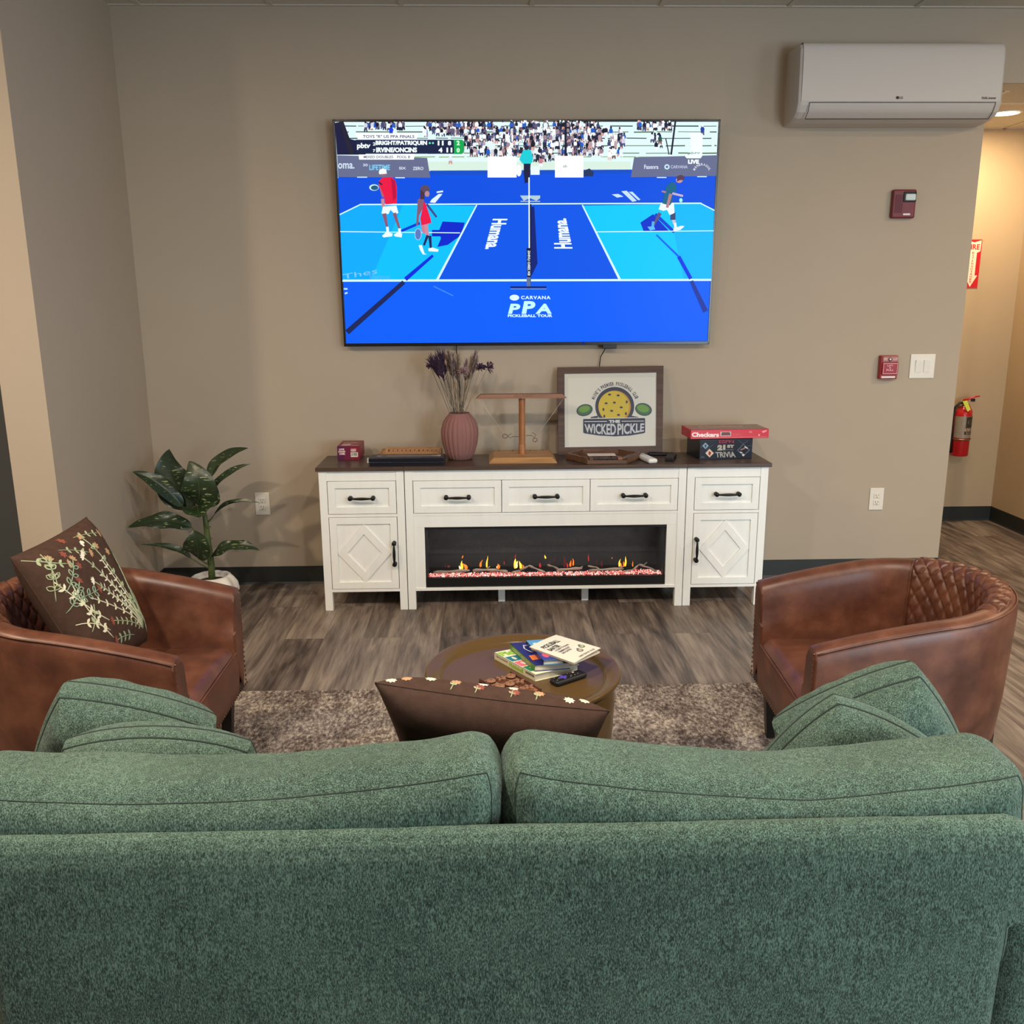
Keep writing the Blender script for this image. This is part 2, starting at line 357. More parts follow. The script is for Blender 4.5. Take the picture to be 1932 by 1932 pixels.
sbox('wall_left', XL-.175, XL, -1.10, 0, 0, H)
sbox('wall_hall', -4.7, XL-.175, -.45, -.3, 0, H)
sbox('wall_corridor_back', XR-.6, 3.52, 1.25, 1.4, 0, H, m=WALLC)
sbox('wall_corridor_inner', XR-.6, XR-.5, .15, 1.25, 0, H, m=WALLC)
sbox('wall_corridor_right', 3.52, 3.67, -.25, 1.4, 0, HC+.4, m=WALLC)
sbox('wall_far_left', -4.8, -4.7, -6.8, -.3, 0, H); mb = MB()
for a in [(-6.8, -6.4, 0, H), (-4.6, 1.4, 0, H), (-6.4, -4.6, 0, .75), (-6.4, -4.6, 2.25, H)]: mb.box(5.4, 5.5, a[0], a[1], a[2], a[3], WALL)
struct(mb.build('wall_far_right'))
mb = MB()
for a in [(-6.4, -4.6, .75, .8), (-6.4, -4.6, 2.2, 2.25), (-6.4, -6.35, .75, 2.25), (-4.65, -4.6, .75, 2.25), (-5.52, -5.48, .75, 2.25)]: mb.box(5.42, 5.48, a[0], a[1], a[2], a[3], WHITE)
struct(mb.build('window_3'))
mb = MB()
for a in [(-4.7, -3.4, 0, H), (-1.8, 2.1, 0, H), (3.7, 5.4, 0, H), (-3.4, -1.8, 0, .75), (-3.4, -1.8, 2.25, H), (2.1, 3.7, 0, .25), (2.1, 3.7, 2.25, H)]:
    mb.box(a[0], a[1], -6.95, -6.8, a[2], a[3], WALL)
struct(mb.build('wall_rear'))
for k, x0 in enumerate((-3.4, 2.1)):
    mb = MB(); zb_ = (.75, .25)[k]
    for a in [(x0, x0+1.6, zb_, zb_+.05), (x0, x0+1.6, 2.2, 2.25), (x0, x0+.05, zb_, 2.25), (x0+1.55, x0+1.6, zb_, 2.25), (x0+.78, x0+.82, zb_, 2.25)]:
        mb.box(a[0], a[1], -6.92, -6.84, a[2], a[3], WHITE)
    struct(mb.build('window_%d' % (k+1)))
def cove(name, pts):    # dark vinyl cove base along a run of floor points, with a small toe
    mb = MB()
    for (x0, y0), (x1, y1) in zip(pts, pts[1:]):
        d = Vector((x1-x0, y1-y0, 0)); n = Vector((d.y, -d.x, 0)).normalized(); a = Vector((x0, y0, 0))
        prof = [(0, 0), (.011, 0), (.006, .012), (.004, .099), (0, .1)]
        mb.prism([a+n*p+Vector((0, 0, z)) for p, z in prof], d, BASEB)
    return struct(mb.build(name))
cove('baseboard_back', [(XL, 0), (XR, 0)]); cove('baseboard_left', [(XL, -1.1), (XL, 0)])
cove('baseboard_corridor', [(XR-.5, 1.25), (3.52, 1.25)]); cove('baseboard_corridor_right', [(3.52, 1.25), (3.52, -.25)])
DOORG = mat('charcoal_door_paint', (74, 78, 80), .5)
mb = MB(); mb.box(-2.02, XL-.176, -.47, -.452, 0, 2.12, DOORG, .003); mb.box(-2.07, -2.02, -.49, -.452, 0, 2.12, DOORG, .003); struct(mb.build('trim_1'))
mb = MB(); mb.box(-2.98, -2.075, -.475, -.452, .01, 2.08, DOORG, .003); d = mb.build('door_1'); struct(d)
# ================================================================== things on the walls
PB = lambda y: (lambda a, b: onY(a, b, y))
def outlet(px0, px1, py0, py1, label):
    a, b = onY(px0, py0, 0), onY(px1, py1, 0); cx, cz = (a.x+b.x)/2, (a.z+b.z)/2
    r = root('power_outlet', (cx, 0, cz), label, 'power outlet', 'duplex outlets on the back wall')
    mb = MB(); mb.box(-.039, .039, -.006, 0, -.062, .062, PLATE, .0025); mb.build('cover_plate', r, world=False)
    for s in (-1, 1):
        mb = MB(); mb.box(-.017, .017, -.009, -.005, s*.019-.0145, s*.019+.0145, PLATE, .003)
        for dx, h in ((-.0065, .0055), (.0065, .0045)): mb.box(dx-.0011, dx+.0011, -.0093, -.0085, s*.019+.003-h, s*.019+.003+h, SLOT)
        mb.lathe([(0, 0), (.0026, 0), (.0026, .0006), (0, .0006)], SLOT, 12, (0, -.0086, s*.019-.0085), M=Matrix.Rotation(R(90), 3, 'X'))
        mb.build('receptacle', r, world=False)
outlet(480, 511, 928, 972, 'white duplex outlet low on the wall beside the potted plant')
outlet(1638, 1668, 920, 962, 'white duplex outlet low on the wall, under the red pull station')
# light switch
r = root('light_switch', (2.328, 0, 1.168), 'white double rocker light switch on the wall right of the red pull station', 'light switch')
mb = MB(); mb.box(-.067, .067, -.006, 0, -.064, .064, PLATE, .0025); mb.build('cover_plate', r, world=False)
GLOSSW = mat('glossy_white_rocker', (230, 226, 216), .12)
for s in (-1, 1):
    mb = MB(); Mx = Matrix.Translation((s*.023, -.007, 0)) @ Matrix.Rotation(R(5), 4, 'X'); mb.box(-.0165, .0165, -.004, .003, -.033, .033, GLOSSW, .0015, M=Mx); mb.build('rocker', r, world=False)
# fire alarm strobe
REDM = mat('dark_red_plastic', (108, 16, 30), .4, var=.05)
r = root('fire_alarm_strobe', (2.141, 0, 1.992), 'dark red fire alarm horn strobe high on the wall below the air conditioner', 'fire alarm')
mb = MB(); mb.box(-.060, .060, -.030, 0, -.070, .070, REDM, .008, seg=3)
for k in range(7): mb.box(-.048+k*.006, -.046+k*.006, -.0312, -.029, -.045, .045, mat('strobe_slot', (70, 10, 20), .6))
mb.build('housing', r, world=False)
mb = MB(); mb.box(-.008, .057, -.0335, -.029, .008, .058, BLACKP, .004); mb.box(.0, .053, -.041, -.031, .016, .047, mat('strobe_lens', (214, 226, 226), .08, spec=.9), .006); mb.build('strobe_lens', r, world=False)
mb = MB(); mb.box(-.003, .034, -.0318, -.0295, -.056, -.047, mat('white_label', (232, 220, 214), .5), .001); mb.build('name_label', r, world=False)
# pull station
r = root('fire_pull_station', (2.137, 0, 1.165), 'small red manual fire pull station beside the double light switch', 'fire alarm')
REDB = mat('bright_red_plastic', (150, 26, 36), .35, var=.04)
mb = MB(); mb.box(-.047, .047, -.032, 0, -.062, .062, REDB, .004); mb.build('housing', r, world=False)
mb = MB(); mb.box(-.040, .046, -.042, -.030, -.038, .026, REDB, .004)
A = Art(mb, lambda x, y: Vector((x, -.042, y)), (0, -1, 0), INK); PK = (236, 180, 176)
for a in [(-.036, .020, .041, .0225), (-.036, -.034, .041, -.0315), (-.036, -.034, -.0338, .0225), (.0388, -.034, .041, .0225)]: A.rect(*a, PK)
A.tbox('LIFT', -.014, .014, .016, .006, PK, .02); A.tbox('&', -.004, .003, .006, -.005, PK, .02); A.tbox('PULL', -.018, -.008, .020, -.018, PK, .02)
mb.build('pull_handle', r, world=False)
mb = MB(); mb.box(-.038, .045, -.036, -.030, .029, .058, mat('pull_cover_pink', (168, 104, 98), .3), .002)
A = Art(mb, lambda x, y: Vector((x, -.036, y)), (0, -1, 0), INK); A.tbox('FIRE', -.034, .050, -.014, .038, (222, 190, 180), .02); A.tbox('ALARM', .016, .050, .042, .038, (222, 190, 180), .02)
mb.build('cover', r, world=False)
mb = MB(); mb.ball((-.001, -.038, .043), .0105, mat('chrome', (210, 205, 195), .12, metal=1), 14, (1, .6, 1)); mb.build('key_lock', r, world=False)
mb = MB(); mb.box(-.038, .036, -.034, -.031, -.056, -.046, mat('white_label', (232, 220, 214), .5), .001)
mb.build('name_label', r, world=False)
# ---------------- air conditioner
ACW = mat('white_ac_plastic', (206, 198, 190), .07, spec=.5); ACB = mat('white_ac_body', (190, 183, 176), .4); GAPM = mat('dark_gap', (60, 48, 38), .8)
r = root('air_conditioner', (1.995, 0, 2.362), 'white wall-mounted split air conditioner at the top right of the back wall', 'air conditioner')
x0, x1 = 1.502, 2.487
prof = [(0, 2.705), (-.17, 2.705), (-.195, 2.695), (-.207, 2.675), (-.214, 2.56), (-.217, 2.437), (-.213, 2.425), (-.198, 2.395), (-.165, 2.373), (-.1, 2.362), (0, 2.358)]
mb = MB(); mb.prism([(x0+.018, y, z) for y, z in prof], (x1-x0-.036, 0, 0), ACB); mb.build('housing', r)
for a, b, s in ((x0, x0+.018, 1), (x1-.018, x1, -1)):
    mb = MB(); n = len(prof); Pc = Vector((0, -.1, 2.53)); rings = []
    for k, (t, sc_) in enumerate(((1, .0), (.7, .30), (.35, .75), (.12, .95), (0, 1))):
        xx = (b-(b-a)*(1-t)) if s > 0 else (a+(b-a)*(1-t)); q = (1-.06*t**2)
        rings.append([(xx if False else (b-(b-a)*t if s > 0 else a+(b-a)*t), Pc.y+(y-Pc.y)*q if y < -.001 else 0, Pc.z+(z-Pc.z)*(1-.03*t**2)) for y, z in prof])
    vs = [p for rg in rings for p in rg]; fs = [[i*n+j, i*n+(j+1) % n, (i+1)*n+(j+1) % n, (i+1)*n+j] for i in range(4) for j in range(n)]+[list(range(n))]
    mb.add(vs, fs, ACB, False); mb.build('end_cap', r)
fp = [(-.150, 2.707), (-.178, 2.706), (-.198, 2.698), (-.210, 2.677), (-.2165, 2.62), (-.219, 2.56), (-.220, 2.50), (-.2195, 2.44)]
mb = MB()
mb.grid(lambda u, v: (x0+.012+(x1-x0-.024)*u, *[fp[min(6, int(v*7))][k]+(fp[min(7, int(v*7)+1)][k]-fp[min(6, int(v*7))][k])*(v*7-min(6, int(v*7))) for k in (0, 1)]), 2, 14, ACW)
ac = Art(mb, lambda x, y: onY(x, y, -.221), (0, -1, 0), INK)
ac.ell(1693.5, 184.2, 2.9, 2.9, (40, 20, 24)); ac.tbox('LG', 1697.5, 181.8, 1703.5, 186.4, (70, 60, 56), .03); ac.tbox('DUAL Inverter', 1852.5, 182.6, 1879.5, 187, (70, 58, 48), .03)
mb.build('front_panel', r)
mb = MB()
lp = [(-.2195, 2.4335), (-.216, 2.424), (-.2035, 2.398), (-.185, 2.383), (-.168, 2.3715)]
mb.grid(lambda u, v: (x0+.05+.015*(1-v)-.012+(x1-x0-.085+.0*v)*u, *[lp[min(3, int(v*4))][k]+(lp[min(4, int(v*4)+1)][k]-lp[min(3, int(v*4))][k])*(v*4-min(3, int(v*4))) for k in (0, 1)]), 1, 8, ACB)
mb.build('louver', r)
mb = MB()
la, lb = x0+.053, x0+.053+(x1-x0-.085)
for a in [[(la, -.2205, 2.4345), (lb, -.2205, 2.4345)], [(la, -.169, 2.3705), (lb, -.169, 2.3705)]]: mb.tube(a, .0016, GAPM, 6)
for x in (la, lb): mb.tube([(x, y-.0012, z) for y, z in lp], .0014, GAPM, 6)
mb.build('louver_gap', r)
# ---------------- corridor light, sign, extinguisher
r = root('recessed_light', (3.04, .755, HC), 'glowing round recessed light in the corridor ceiling by the air conditioner', 'ceiling light')
mb = MB(); mb.lathe([(.088, 0), (.088, -.004), (.078, -.006), (.075, -.001)], mat('white_trim_ring', (235, 225, 205), .4), 40); mb.build('trim_ring', r, world=False)
mb = MB(); mb.lathe([(0, -.003), (.0755, -.003)], mat('lit_lens', (255, 244, 220), .5, emit=(255, 240, 205), estr=9), 40); mb.build('lens', r, world=False)
mb = MB(); sg = lambda x, y: Vector((x, 1.246, y))
mb.box(3.146, 3.250, 1.246, 1.25, 1.585, 1.892, mat('red_sign', (200, 22, 36), .4))
A = Art(mb, sg, (0, -1, 0), INK); CR = (250, 226, 200); RD = (196, 24, 36)
A.poly([(3.151, 1.887), (3.198, 1.874), (3.245, 1.887), (3.243, 1.818), (3.222, 1.808), (3.222, 1.664), (3.240, 1.664), (3.198, 1.592), (3.156, 1.664), (3.174, 1.664), (3.174, 1.808), (3.153, 1.818)], CR)
A.tbox('FIRE', 3.158, 1.862, 3.237, 1.828, RD, .03)
for i, ch in enumerate('EXTINGUISHER'):
    zt = 1.814-i*.0168; w = .0025 if ch == 'I' else .007; A.tbox(ch, 3.198-w, zt, 3.198+w, zt-.0125, RD, .02)
tag(mb.build('fire_extinguisher_sign'), 'red and white arrow sign reading FIRE EXTINGUISHER on the corridor wall', 'sign')
EX, EY = 3.205, 1.165
r = root('fire_extinguisher', (EX, EY, .478), 'red fire extinguisher with yellow tag hanging on the corridor wall', 'fire extinguisher')
REDX = mat('extinguisher_red', (184, 24, 32), .28, var=.05); ST = mat('steel', (170, 150, 130), .3, metal=.9)
mb = MB(); mb.lathe([(0, 0), (.054, 0), (.057, .006), (.057, .275), (.052, .298), (.036, .315), (.018, .323), (.018, .335), (0, .335)], REDX, 32); mb.build('cylinder', r, world=False)
mb = MB(); lm = mat('silver_label', (150, 138, 122), .45, var=.1, vscale=40)
mb.grid(lambda u, v: (.0578*math.sin(R(-80+160*u)), -.0578*math.cos(R(-80+160*u)), .125+.145*v), 24, 1, lm)
def cyl(x, y): a = x/.058; return Vector((.058*math.sin(a), -.058*math.cos(a), y))
def curved(A, txt, x0, y0, x1, y1, col, bold=.02): A.tbox(txt, x0, y0, x1, y1, col, bold)
A = Art(mb, cyl, (0, -1, 0), INK, lift=.0004)
for k in range(6): A.rect(-.004+.01*k, .268, .006+.01*k, .197, (54, 48, 40))
A.ell(.022, .233, .016, .018, (104, 98, 82))
for k in range(6): A.rect(-.010+.011*k, .196, .001+.011*k, .168, (60, 34, 28))
for k in range(3): A.rect(-.008+.022*k, .192, .008+.022*k, .171, (236, 214, 190)); A.ell(.001+.022*k, .181, .004, .006, (70, 50, 40))
for k in range(6): A.rect(-.010+.011*k, .166, .001+.011*k, .150, (44, 16, 16))
A.tbox('SENTRY', .0, .163, .046, .153, (206, 176, 140))
mb.build('label', r, world=False)
mb = MB(); mb.tube([(.0595*math.cos(a), .0595*math.sin(a), .112) for a in [2*math.pi*i/32 for i in range(32)]], .0085, ST, 8, closed=True, flat=.25); mb.box(-.02, .02, .055, .084, .0, .33, ST, .003); mb.build('wall_bracket', r, world=False)
mb = MB(); mb.lathe([(0, .33), (.016, .33), (.017, .352), (.013, .37), (0, .372)], ST, 20); mb.ball((.004, -.02, .352), .012, ST, 14, (1, .5, 1)); mb.build('valve', r, world=False)
mb = MB(); mb.tube([(-.012, 0, .372), (.02, -.01, .383), (.05, -.02, .398), (.085, -.03, .404)], [.009, .010, .008, .004], REDX, 8, flat=.6); mb.build('squeeze_lever', r, world=False)
mb = MB(); mb.tube([(.01, 0, .362), (.03, -.008, .34), (.048, -.014, .30), (.052, -.015, .288)], [.007, .008, .007, .006], REDX, 8, flat=.6); mb.build('carry_handle', r, world=False)
mb = MB(); mb.tube([(0, -.005, .36), (-.035, -.01, .358), (-.06, -.005, .33), (-.069, 0, .26), (-.068, .0, .12), (-.064, -.005, .02)], [.008, .009, .008, .008, .010, .012], mat('black_rubber', (18, 16, 16), .5), 10); mb.build('hose', r, world=False)
mb = MB(); mb.prism([(-.038, -.045, .372), (-.010, -.048, .378), (.016, -.058, .318), (-.004, -.058, .304)], (0, -.001, 0), mat('yellow_green_tag', (206, 222, 60), .5)); mb.build('inspection_tag', r, world=False)
mb = MB(); mb.box(.035, .062, -.02, -.008, .366, .386, BLACKP, .003); mb.build('pin_guard', r, world=False)
# ================================================================== television
TC = Vector((.214, -.07, 1.839)); TN = Vector((0, -1, -.0315)).normalized(); TU = Vector((0, -.0315, 1)).normalized()
r = root('television', (.214, -.02, 1.29), 'large flat wall-mounted television showing a blue pickleball court match', 'television')
TM = Matrix((Vector((1, 0, 0)), -TN, TU)).transposed().to_4x4(); TM.translation = TC
BEZ = mat('black_bezel', (12, 14, 26), .25, spec=.5)
TW, TH = 1.9, 1.089
mb = MB()
mb.box(-TW/2, TW/2, .003, .030, -TH/2, TH/2, BLACKP, .004, M=TM)
for a in [(-TW/2, TW/2, TH/2-.011, TH/2), (-TW/2, TW/2, -TH/2, -TH/2+.016), (-TW/2, -TW/2+.011, -TH/2, TH/2), (TW/2-.011, TW/2, -TH/2, TH/2)]:
    mb.box(a[0], a[1], -.003, .006, a[2], a[3], BEZ, .0015, M=TM)
mb.build('bezel', r)
mb = MB(); mb.box(-.25, .25, .03, .062, -.2, .2, BLACKM, .003, M=TM); mb.box(-.3, .3, .058, .066, .1, .14, BLACKM, M=TM); mb.build('wall_bracket', r)
sx_ = onP(1150, 650, TC, TN).x-TC.x
mb = MB(); mb.box(sx_-.037, sx_+.037, -.008, .02, -TH/2-.02, -TH/2+.002, BLACKP, .003, M=TM); mb.build("sensor_module", r)
mb = MB(); T = Art(mb, lambda x, y: onP(x, y, TC, TN), TN, SCREEN, lift=.0, step=.00003)
W_ = (238, 250, 252); NAVY = (22, 32, 66)
T.poly([(632, 229), (1355.5, 228), (1336.5, 645), (653.5, 651)], (0, 90, 242))
# stands
T.poly([(632, 229), (1355.5, 228), (1351, 330), (637.5, 336)], (214, 236, 236))
for y, c in ((238, (60, 78, 84)), (249, (84, 104, 84)), (261, (48, 60, 80)), (275, (88, 110, 92)), (289, (70, 96, 60)), (296, (150, 178, 140))):
    x = 636
    while x < 1350:
        L_ = random.uniform(20, 70); T.line((x, y+random.uniform(-.6, .6)), (min(x+L_, 1352), y), random.uniform(1.2, 2.4), c); x += L_+random.uniform(2, 22)
T.poly([(640, 305), (1190, 305), (1190, 324), (640, 326)], (206, 228, 214))
T.poly([(632, 232), (648, 229), (660, 262), (690, 270), (690, 292), (636, 292)], (20, 22, 60)); T.poly([(640, 229), (646, 229), (668, 290), (660, 292)], (30, 30, 44))
PAL = [(34, 34, 62), (24, 28, 48), (240, 246, 250), (222, 232, 240), (96, 84, 110), (20, 24, 34), (60, 70, 110), (176, 150, 160), (236, 240, 250), (30, 90, 190), (150, 130, 140), (200, 204, 214)]
def fan(x, y, s, tc=None):
    c = tc or random.choice(PAL); sk = random.choice([(196, 150, 140), (120, 84, 90), (222, 190, 184)])
    T.poly([(x-2.6*s, y+7*s), (x-3.1*s, y+2*s), (x-1.4*s, y-.6*s), (x+1.4*s, y-.6*s), (x+3.1*s, y+2*s), (x+2.7*s, y+7*s)], c)
    T.l -= T.st; T.poly([(x-2.5*s, y+7*s), (x+2.5*s, y+6.5*s), (x+2.9*s, y+12*s), (x+1*s, y+12*s), (x, y+8.5*s), (x-1.2*s, y+12*s), (x-3*s, y+11.5*s)], random.choice([sk, (28, 30, 52), (232, 238, 244), (70, 74, 110)]))
    T.l -= T.st; T.ell(x+random.uniform(-.5, .5), y-2*s, 1.7*s, 2*s, random.choice([sk, (30, 26, 40), (24, 24, 30), (236, 240, 244)]), 8); T.l -= T.st
def crowd(n, x0, x1, y0, y1):
    for _ in range(n): fan(random.uniform(x0, x1), random.choice([k for k in (232, 243, 255, 268, 281, 292) if y0 <= k <= y1] or [y0])+random.uniform(-1, 2), random.uniform(.9, 1.25)); T.l += T.st*.05
crowd(34, 690, 762, 230, 236); crowd(70, 810, 930, 230, 236); crowd(30, 800, 870, 230, 243); crowd(60, 870, 945, 243, 285); crowd(300, 945, 1132, 230, 285); crowd(70, 1060, 1178, 243, 285); crowd(24, 1200, 1268, 230, 236); crowd(16, 985, 1045, 290, 296); crowd(8, 1230, 1250, 255, 268)
for x, y, c in ((1245, 258, (40, 80, 70)), (1325, 240, (30, 60, 160)), (1158, 285, W_), (944, 285, (230, 214, 214)), (1176, 262, (200, 196, 220)), (850, 295, (214, 226, 236)), (1020, 300, (190, 120, 140)), (1150, 288, W_), (1105, 252, (214, 226, 236)), (738, 241, (20, 60, 220))): fan(x, y, 1.25, c)
T.up()
for a in [((1274, 229), (1266, 292), 3.4), ((1256, 262), (1262, 292), 2), ((1067, 229), (1067, 295), 4.5)]: T.line(a[0], a[1], a[2], (24, 28, 50))
# court surfaces and lines
T.poly([(638, 324), (1190, 320), (1351, 320), (1345, 402), (641, 408)], (0, 76, 216))
T.poly([(812, 322), (1190, 320), (1190, 327), (812, 330)], (10, 74, 190))
T.poly([(680.5, 386), (899, 388), (825, 528), (646.5, 529), (641.5, 406)], (0, 164, 252)); T.poly([(1099, 388), (1322, 384), (1347, 397), (1341, 528), (1168, 527)], (0, 176, 255))
T.poly([(760, 387), (899, 388), (825, 528), (700, 528)], (0, 184, 255)); T.poly([(1099, 388), (1260, 386), (1290, 527), (1168, 527)], (0, 192, 255))
T.poly([(899, 388), (1099, 388), (1168, 527), (825, 528)], (0, 82, 222))
T.line((815, 440), (868, 440), 12, (0, 30, 190)); T.poly([(835, 418), (877, 420), (870, 444), (845, 462), (825, 466), (832, 450), (828, 436)], (0, 36, 196)); T.line((757, 436), (792, 421), 5, (0, 50, 205))
T.poly([(1208, 420), (1232, 404), (1262, 436), (1214, 436)], (0, 46, 196)); T.line((1236, 404), (1272, 438), 6, (0, 60, 205))
WL = (206, 240, 250)
for a, b, w in [((641, 405), (681, 385.5), 2.2), ((680, 386), (1323, 383.5), 2.4), ((1322, 384), (1347.5, 397), 2.2), ((642, 437), (868, 439.5), 1.6), ((1126, 437.5), (1346, 435.5), 1.6)]: T.line(a, b, w, WL)
T.line((899.5, 387), (825, 528), 2.4, WL, 4.5); T.line((1098.5, 387), (1169, 527), 2.4, WL, 4.5); T.line((646.5, 529.5), (1341.5, 528), 4, WL)
T.line((817, 482), (765, 527), 5, (0, 40, 214), 8); T.line((762, 532), (655, 627), 8, (22, 34, 84), 10); T.line((1238, 443), (1280, 484), 3, (0, 90, 235), 4); T.line((1280, 484), (1303, 526), 7, (0, 50, 220), 7); T.line((1304, 530), (1331, 588), 7, (30, 50, 150), 10)
T.poly([(1098, 650), (1104, 650), (1100, 643)], (0, 30, 120))
# banners
G1 = (98, 104, 136)
T.poly([(636.5, 293), (806, 298), (812, 335.5), (638, 334)], G1); T.poly([(1196, 297), (1353.5, 293), (1350.5, 332), (1190, 334.5)], G1)
T.tbox('oma.', 638, 308, 669, 318.5, (200, 214, 232), .02); T.tbox('LIFETIME', 697, 311, 736, 321, (120, 196, 236), .03); T.tbox('30', 685, 309, 694, 314, (200, 214, 232), .02); T.tbox('SIX', 753, 315, 766, 320, (214, 222, 236), .02); T.tbox('ZERO', 779, 315, 799, 321, (214, 222, 236), .02)
T.tbox('Fasenra', 1215, 311, 1242, 319, (206, 216, 232), .02); T.ell(1258, 315, 5, 5, (190, 222, 236), 16); T.ell(1258, 315, 2.4, 2.4, G1, 12); T.tbox('CARVANA', 1265, 312, 1297, 318, (180, 190, 214), .02)
def arc(txt, cx, cy, r, a0, a1, h, col, art, bold=.02, sx=1.):
    n = len(txt)
    for i, ch in enumerate(txt):
        if ch == ' ': continue
        a = R(a0+(a1-a0)*(i+.5)/n); w = r*R(abs(a1-a0))/n*.42*(.45 if ch in "I'" else 1); t = (-math.sin(a), math.cos(a)); o = (math.cos(a)*sx, -math.sin(a))
        if a0 > a1: t = (math.sin(a), math.cos(a))
        P0 = (cx+r*o[0], cy+r*o[1]); hh = h*(.4 if ch == "'" else 1); q = []
        for su, sv in ((-1, 1), (1, 1), (1, 0), (-1, 0)):
            rr = r+(sv*h if ch != "'" else h*(.6+.4*sv)); q.append((cx+rr*o[0]+su*w*math.sin(a), cy+rr*o[1]+su*w*math.cos(a)))
        art.text(ch, q, col, bold)
arc('MINERAGUL', 1324, 326, 13.5, 165, 15, 4.5, (214, 222, 236), T)
for x0, x1, y in ((674, 693, 334.5), (746, 764, 335.5), (1239, 1257, 335), (1315, 1333, 333.5)): T.line((x0, y), (x1, y), 1.8, (200, 230, 244))
# boxes, umpire and net
T.rect(920, 295.5, 974.5, 335, (252, 254, 255)); T.rect(1047, 294.5, 1100.5, 335, (252, 254, 255)); T.tbox('ab', 1062, 311, 1070, 316, (120, 150, 160), .02)
T.ell(979, 322, 5, 11, (236, 242, 248)); T.rect(1001, 314, 1018, 330, (220, 234, 240)); T.poly([(1101, 322), (1112, 318), (1120, 325), (1119, 333), (1101, 333)], (30, 50, 90))
T.poly([(987, 284), (996, 281), (1002, 285), (1006, 300), (1001, 311), (987, 310), (980, 302), (982, 294)], (20, 196, 206)); T.ell(993, 279, 4, 4.5, (36, 30, 48)); T.poly([(988, 309), (1001, 309), (1000, 330), (997, 344), (990, 346), (988, 326)], (22, 26, 60))
T.poly([(981, 369), (1019, 369), (1019, 374), (1012, 379), (1000, 374), (988, 379)], (170, 196, 206)); T.line((982, 380), (1019, 380), 2, (150, 180, 200))
T.poly([(1000, 390), (1008, 390), (1014, 497), (1003, 520), (1000, 520)], (10, 30, 110)); T.line((1001, 385), (1001, 468), 3, (6, 20, 70)); T.line((998, 335), (998.5, 468), 2.4, (225, 240, 246))
T.poly([(993.5, 468), (1002, 468), (1001.5, 545), (994.5, 545)], (14, 20, 50)); T.rect(993.5, 523, 1001, 543, (90, 110, 150))
T.text('SIX ZERO LIVING', [(1000.2, 520), (1000.2, 473), (995.6, 473), (995.6, 520)], (214, 230, 240), .04)
T.line((963, 542), (1031, 542), 4, (10, 34, 110)); T.line((963, 545), (1031, 545), 1.2, (120, 160, 210))
T.text('Humana.', [(957, 412), (941, 470), (913, 470), (925, 412)][:0] or [(957.5, 413), (943, 470), (914.5, 470), (929.5, 413)], (232, 248, 250), .035)
T.text('Humana.', [(1046, 470), (1040, 412), (1066, 412), (1081, 470)][:0] or [(1045.5, 469), (1044, 412), (1068, 412), (1080.5, 469)], (232, 248, 250), .035)
# lettering on the near apron and far apron
T.ell(970.5, 561.5, 9, 5.5, (214, 244, 250)); T.tbox('CARVANA', 983, 558, 1038.5, 564.5, (214, 244, 250), .03, 1.2)
for (x, y0, y1, wd, ch) in ((958.5, 573, 592, 24, 'P'), (984, 568, 592, 27, 'P'), (1010, 573, 592, 31, 'A')):
    T.text(ch, [(x+5, y0), (x+wd, y0), (x+wd-(0 if ch == 'A' else 3), y1), (x, y1)], (190, 240, 240), .045)
T.tbox('PICKLEBALL TOUR', 958, 593, 1042, 598.2, (206, 242, 248), .04)
T.poly([(815, 376), (828, 366), (835, 366), (821, 383), (811, 382)], (214, 232, 240)); T.line((824, 363), (836, 361), 3, (214, 232, 240)); T.poly([(1172, 361), (1182, 360), (1201, 379), (1193, 381)], (190, 216, 230)); T.poly([(1186, 362), (1193, 362), (1208, 377), (1204, 378)], (190, 216, 230)); T.poly([(1154, 367), (1166, 366), (1176, 371), (1164, 373)], (190, 216, 230))
T.text('Thes', [(646, 518), (712, 505), (712, 516), (648, 527)], (120, 190, 240), .0); T.tbox('lifetime', 698, 518, 736, 526, (90, 170, 240), .0)
T.line((818, 540), (855, 558), 2.2, (60, 130, 245)); T.line((649, 545), (656, 545), 3, (190, 220, 240)); T.line((651, 554), (656, 552), 3, (190, 220, 240))
# players
RD_, SK, SK2, WH = (224, 20, 66), (176, 120, 130), (128, 86, 108), (226, 242, 246)
T.ell(706, 354, 9, 6, (206, 232, 232)); T.ell(707, 354.5, 7, 4.5, (20, 90, 130)); T.line((722, 375), (725, 402), 6, (190, 130, 140)); T.line((717, 346), (724, 372), 6, (170, 90, 110))
T.poly([(720, 403), (723, 390), (748, 388), (752, 402), (745, 404), (737, 396), (733, 404)], WH)
T.line((725, 403), (731, 430), 8, SK2, 4); T.line((744, 402), (754, 432), 7, SK2, 4); T.line((731, 428), (732, 440), 5, WH); T.line((754, 431), (754, 440), 5, WH)
T.poly([(721, 445), (730, 437), (741, 441), (740, 446), (724, 448)], WH); T.poly([(743, 443), (751, 438), (759, 441), (758, 448), (745, 446)], WH)
T.poly([(715, 342), (722, 335), (738, 334), (746, 340), (749, 353), (749, 384), (728, 386), (724, 368), (716, 350)], RD_); T.poly([(738, 336), (746, 341), (748, 372), (742, 380)], (180, 10, 60)); T.ell(723, 328, 6, 4, (150, 100, 110)); T.poly([(715, 326), (716, 321), (722, 318), (729, 320), (730, 328), (716, 329)], (232, 240, 246)); T.line((715, 344), (721, 349), 3, (40, 30, 60))
T.ell(789, 442, 6.5, 11, (170, 200, 220)); T.ell(789, 442, 5.4, 10, (84, 116, 186)); T.line((791, 380), (787, 426), 5.5, SK2, 4); T.line((805, 385), (824, 410), 4.5, (60, 70, 130), 4)
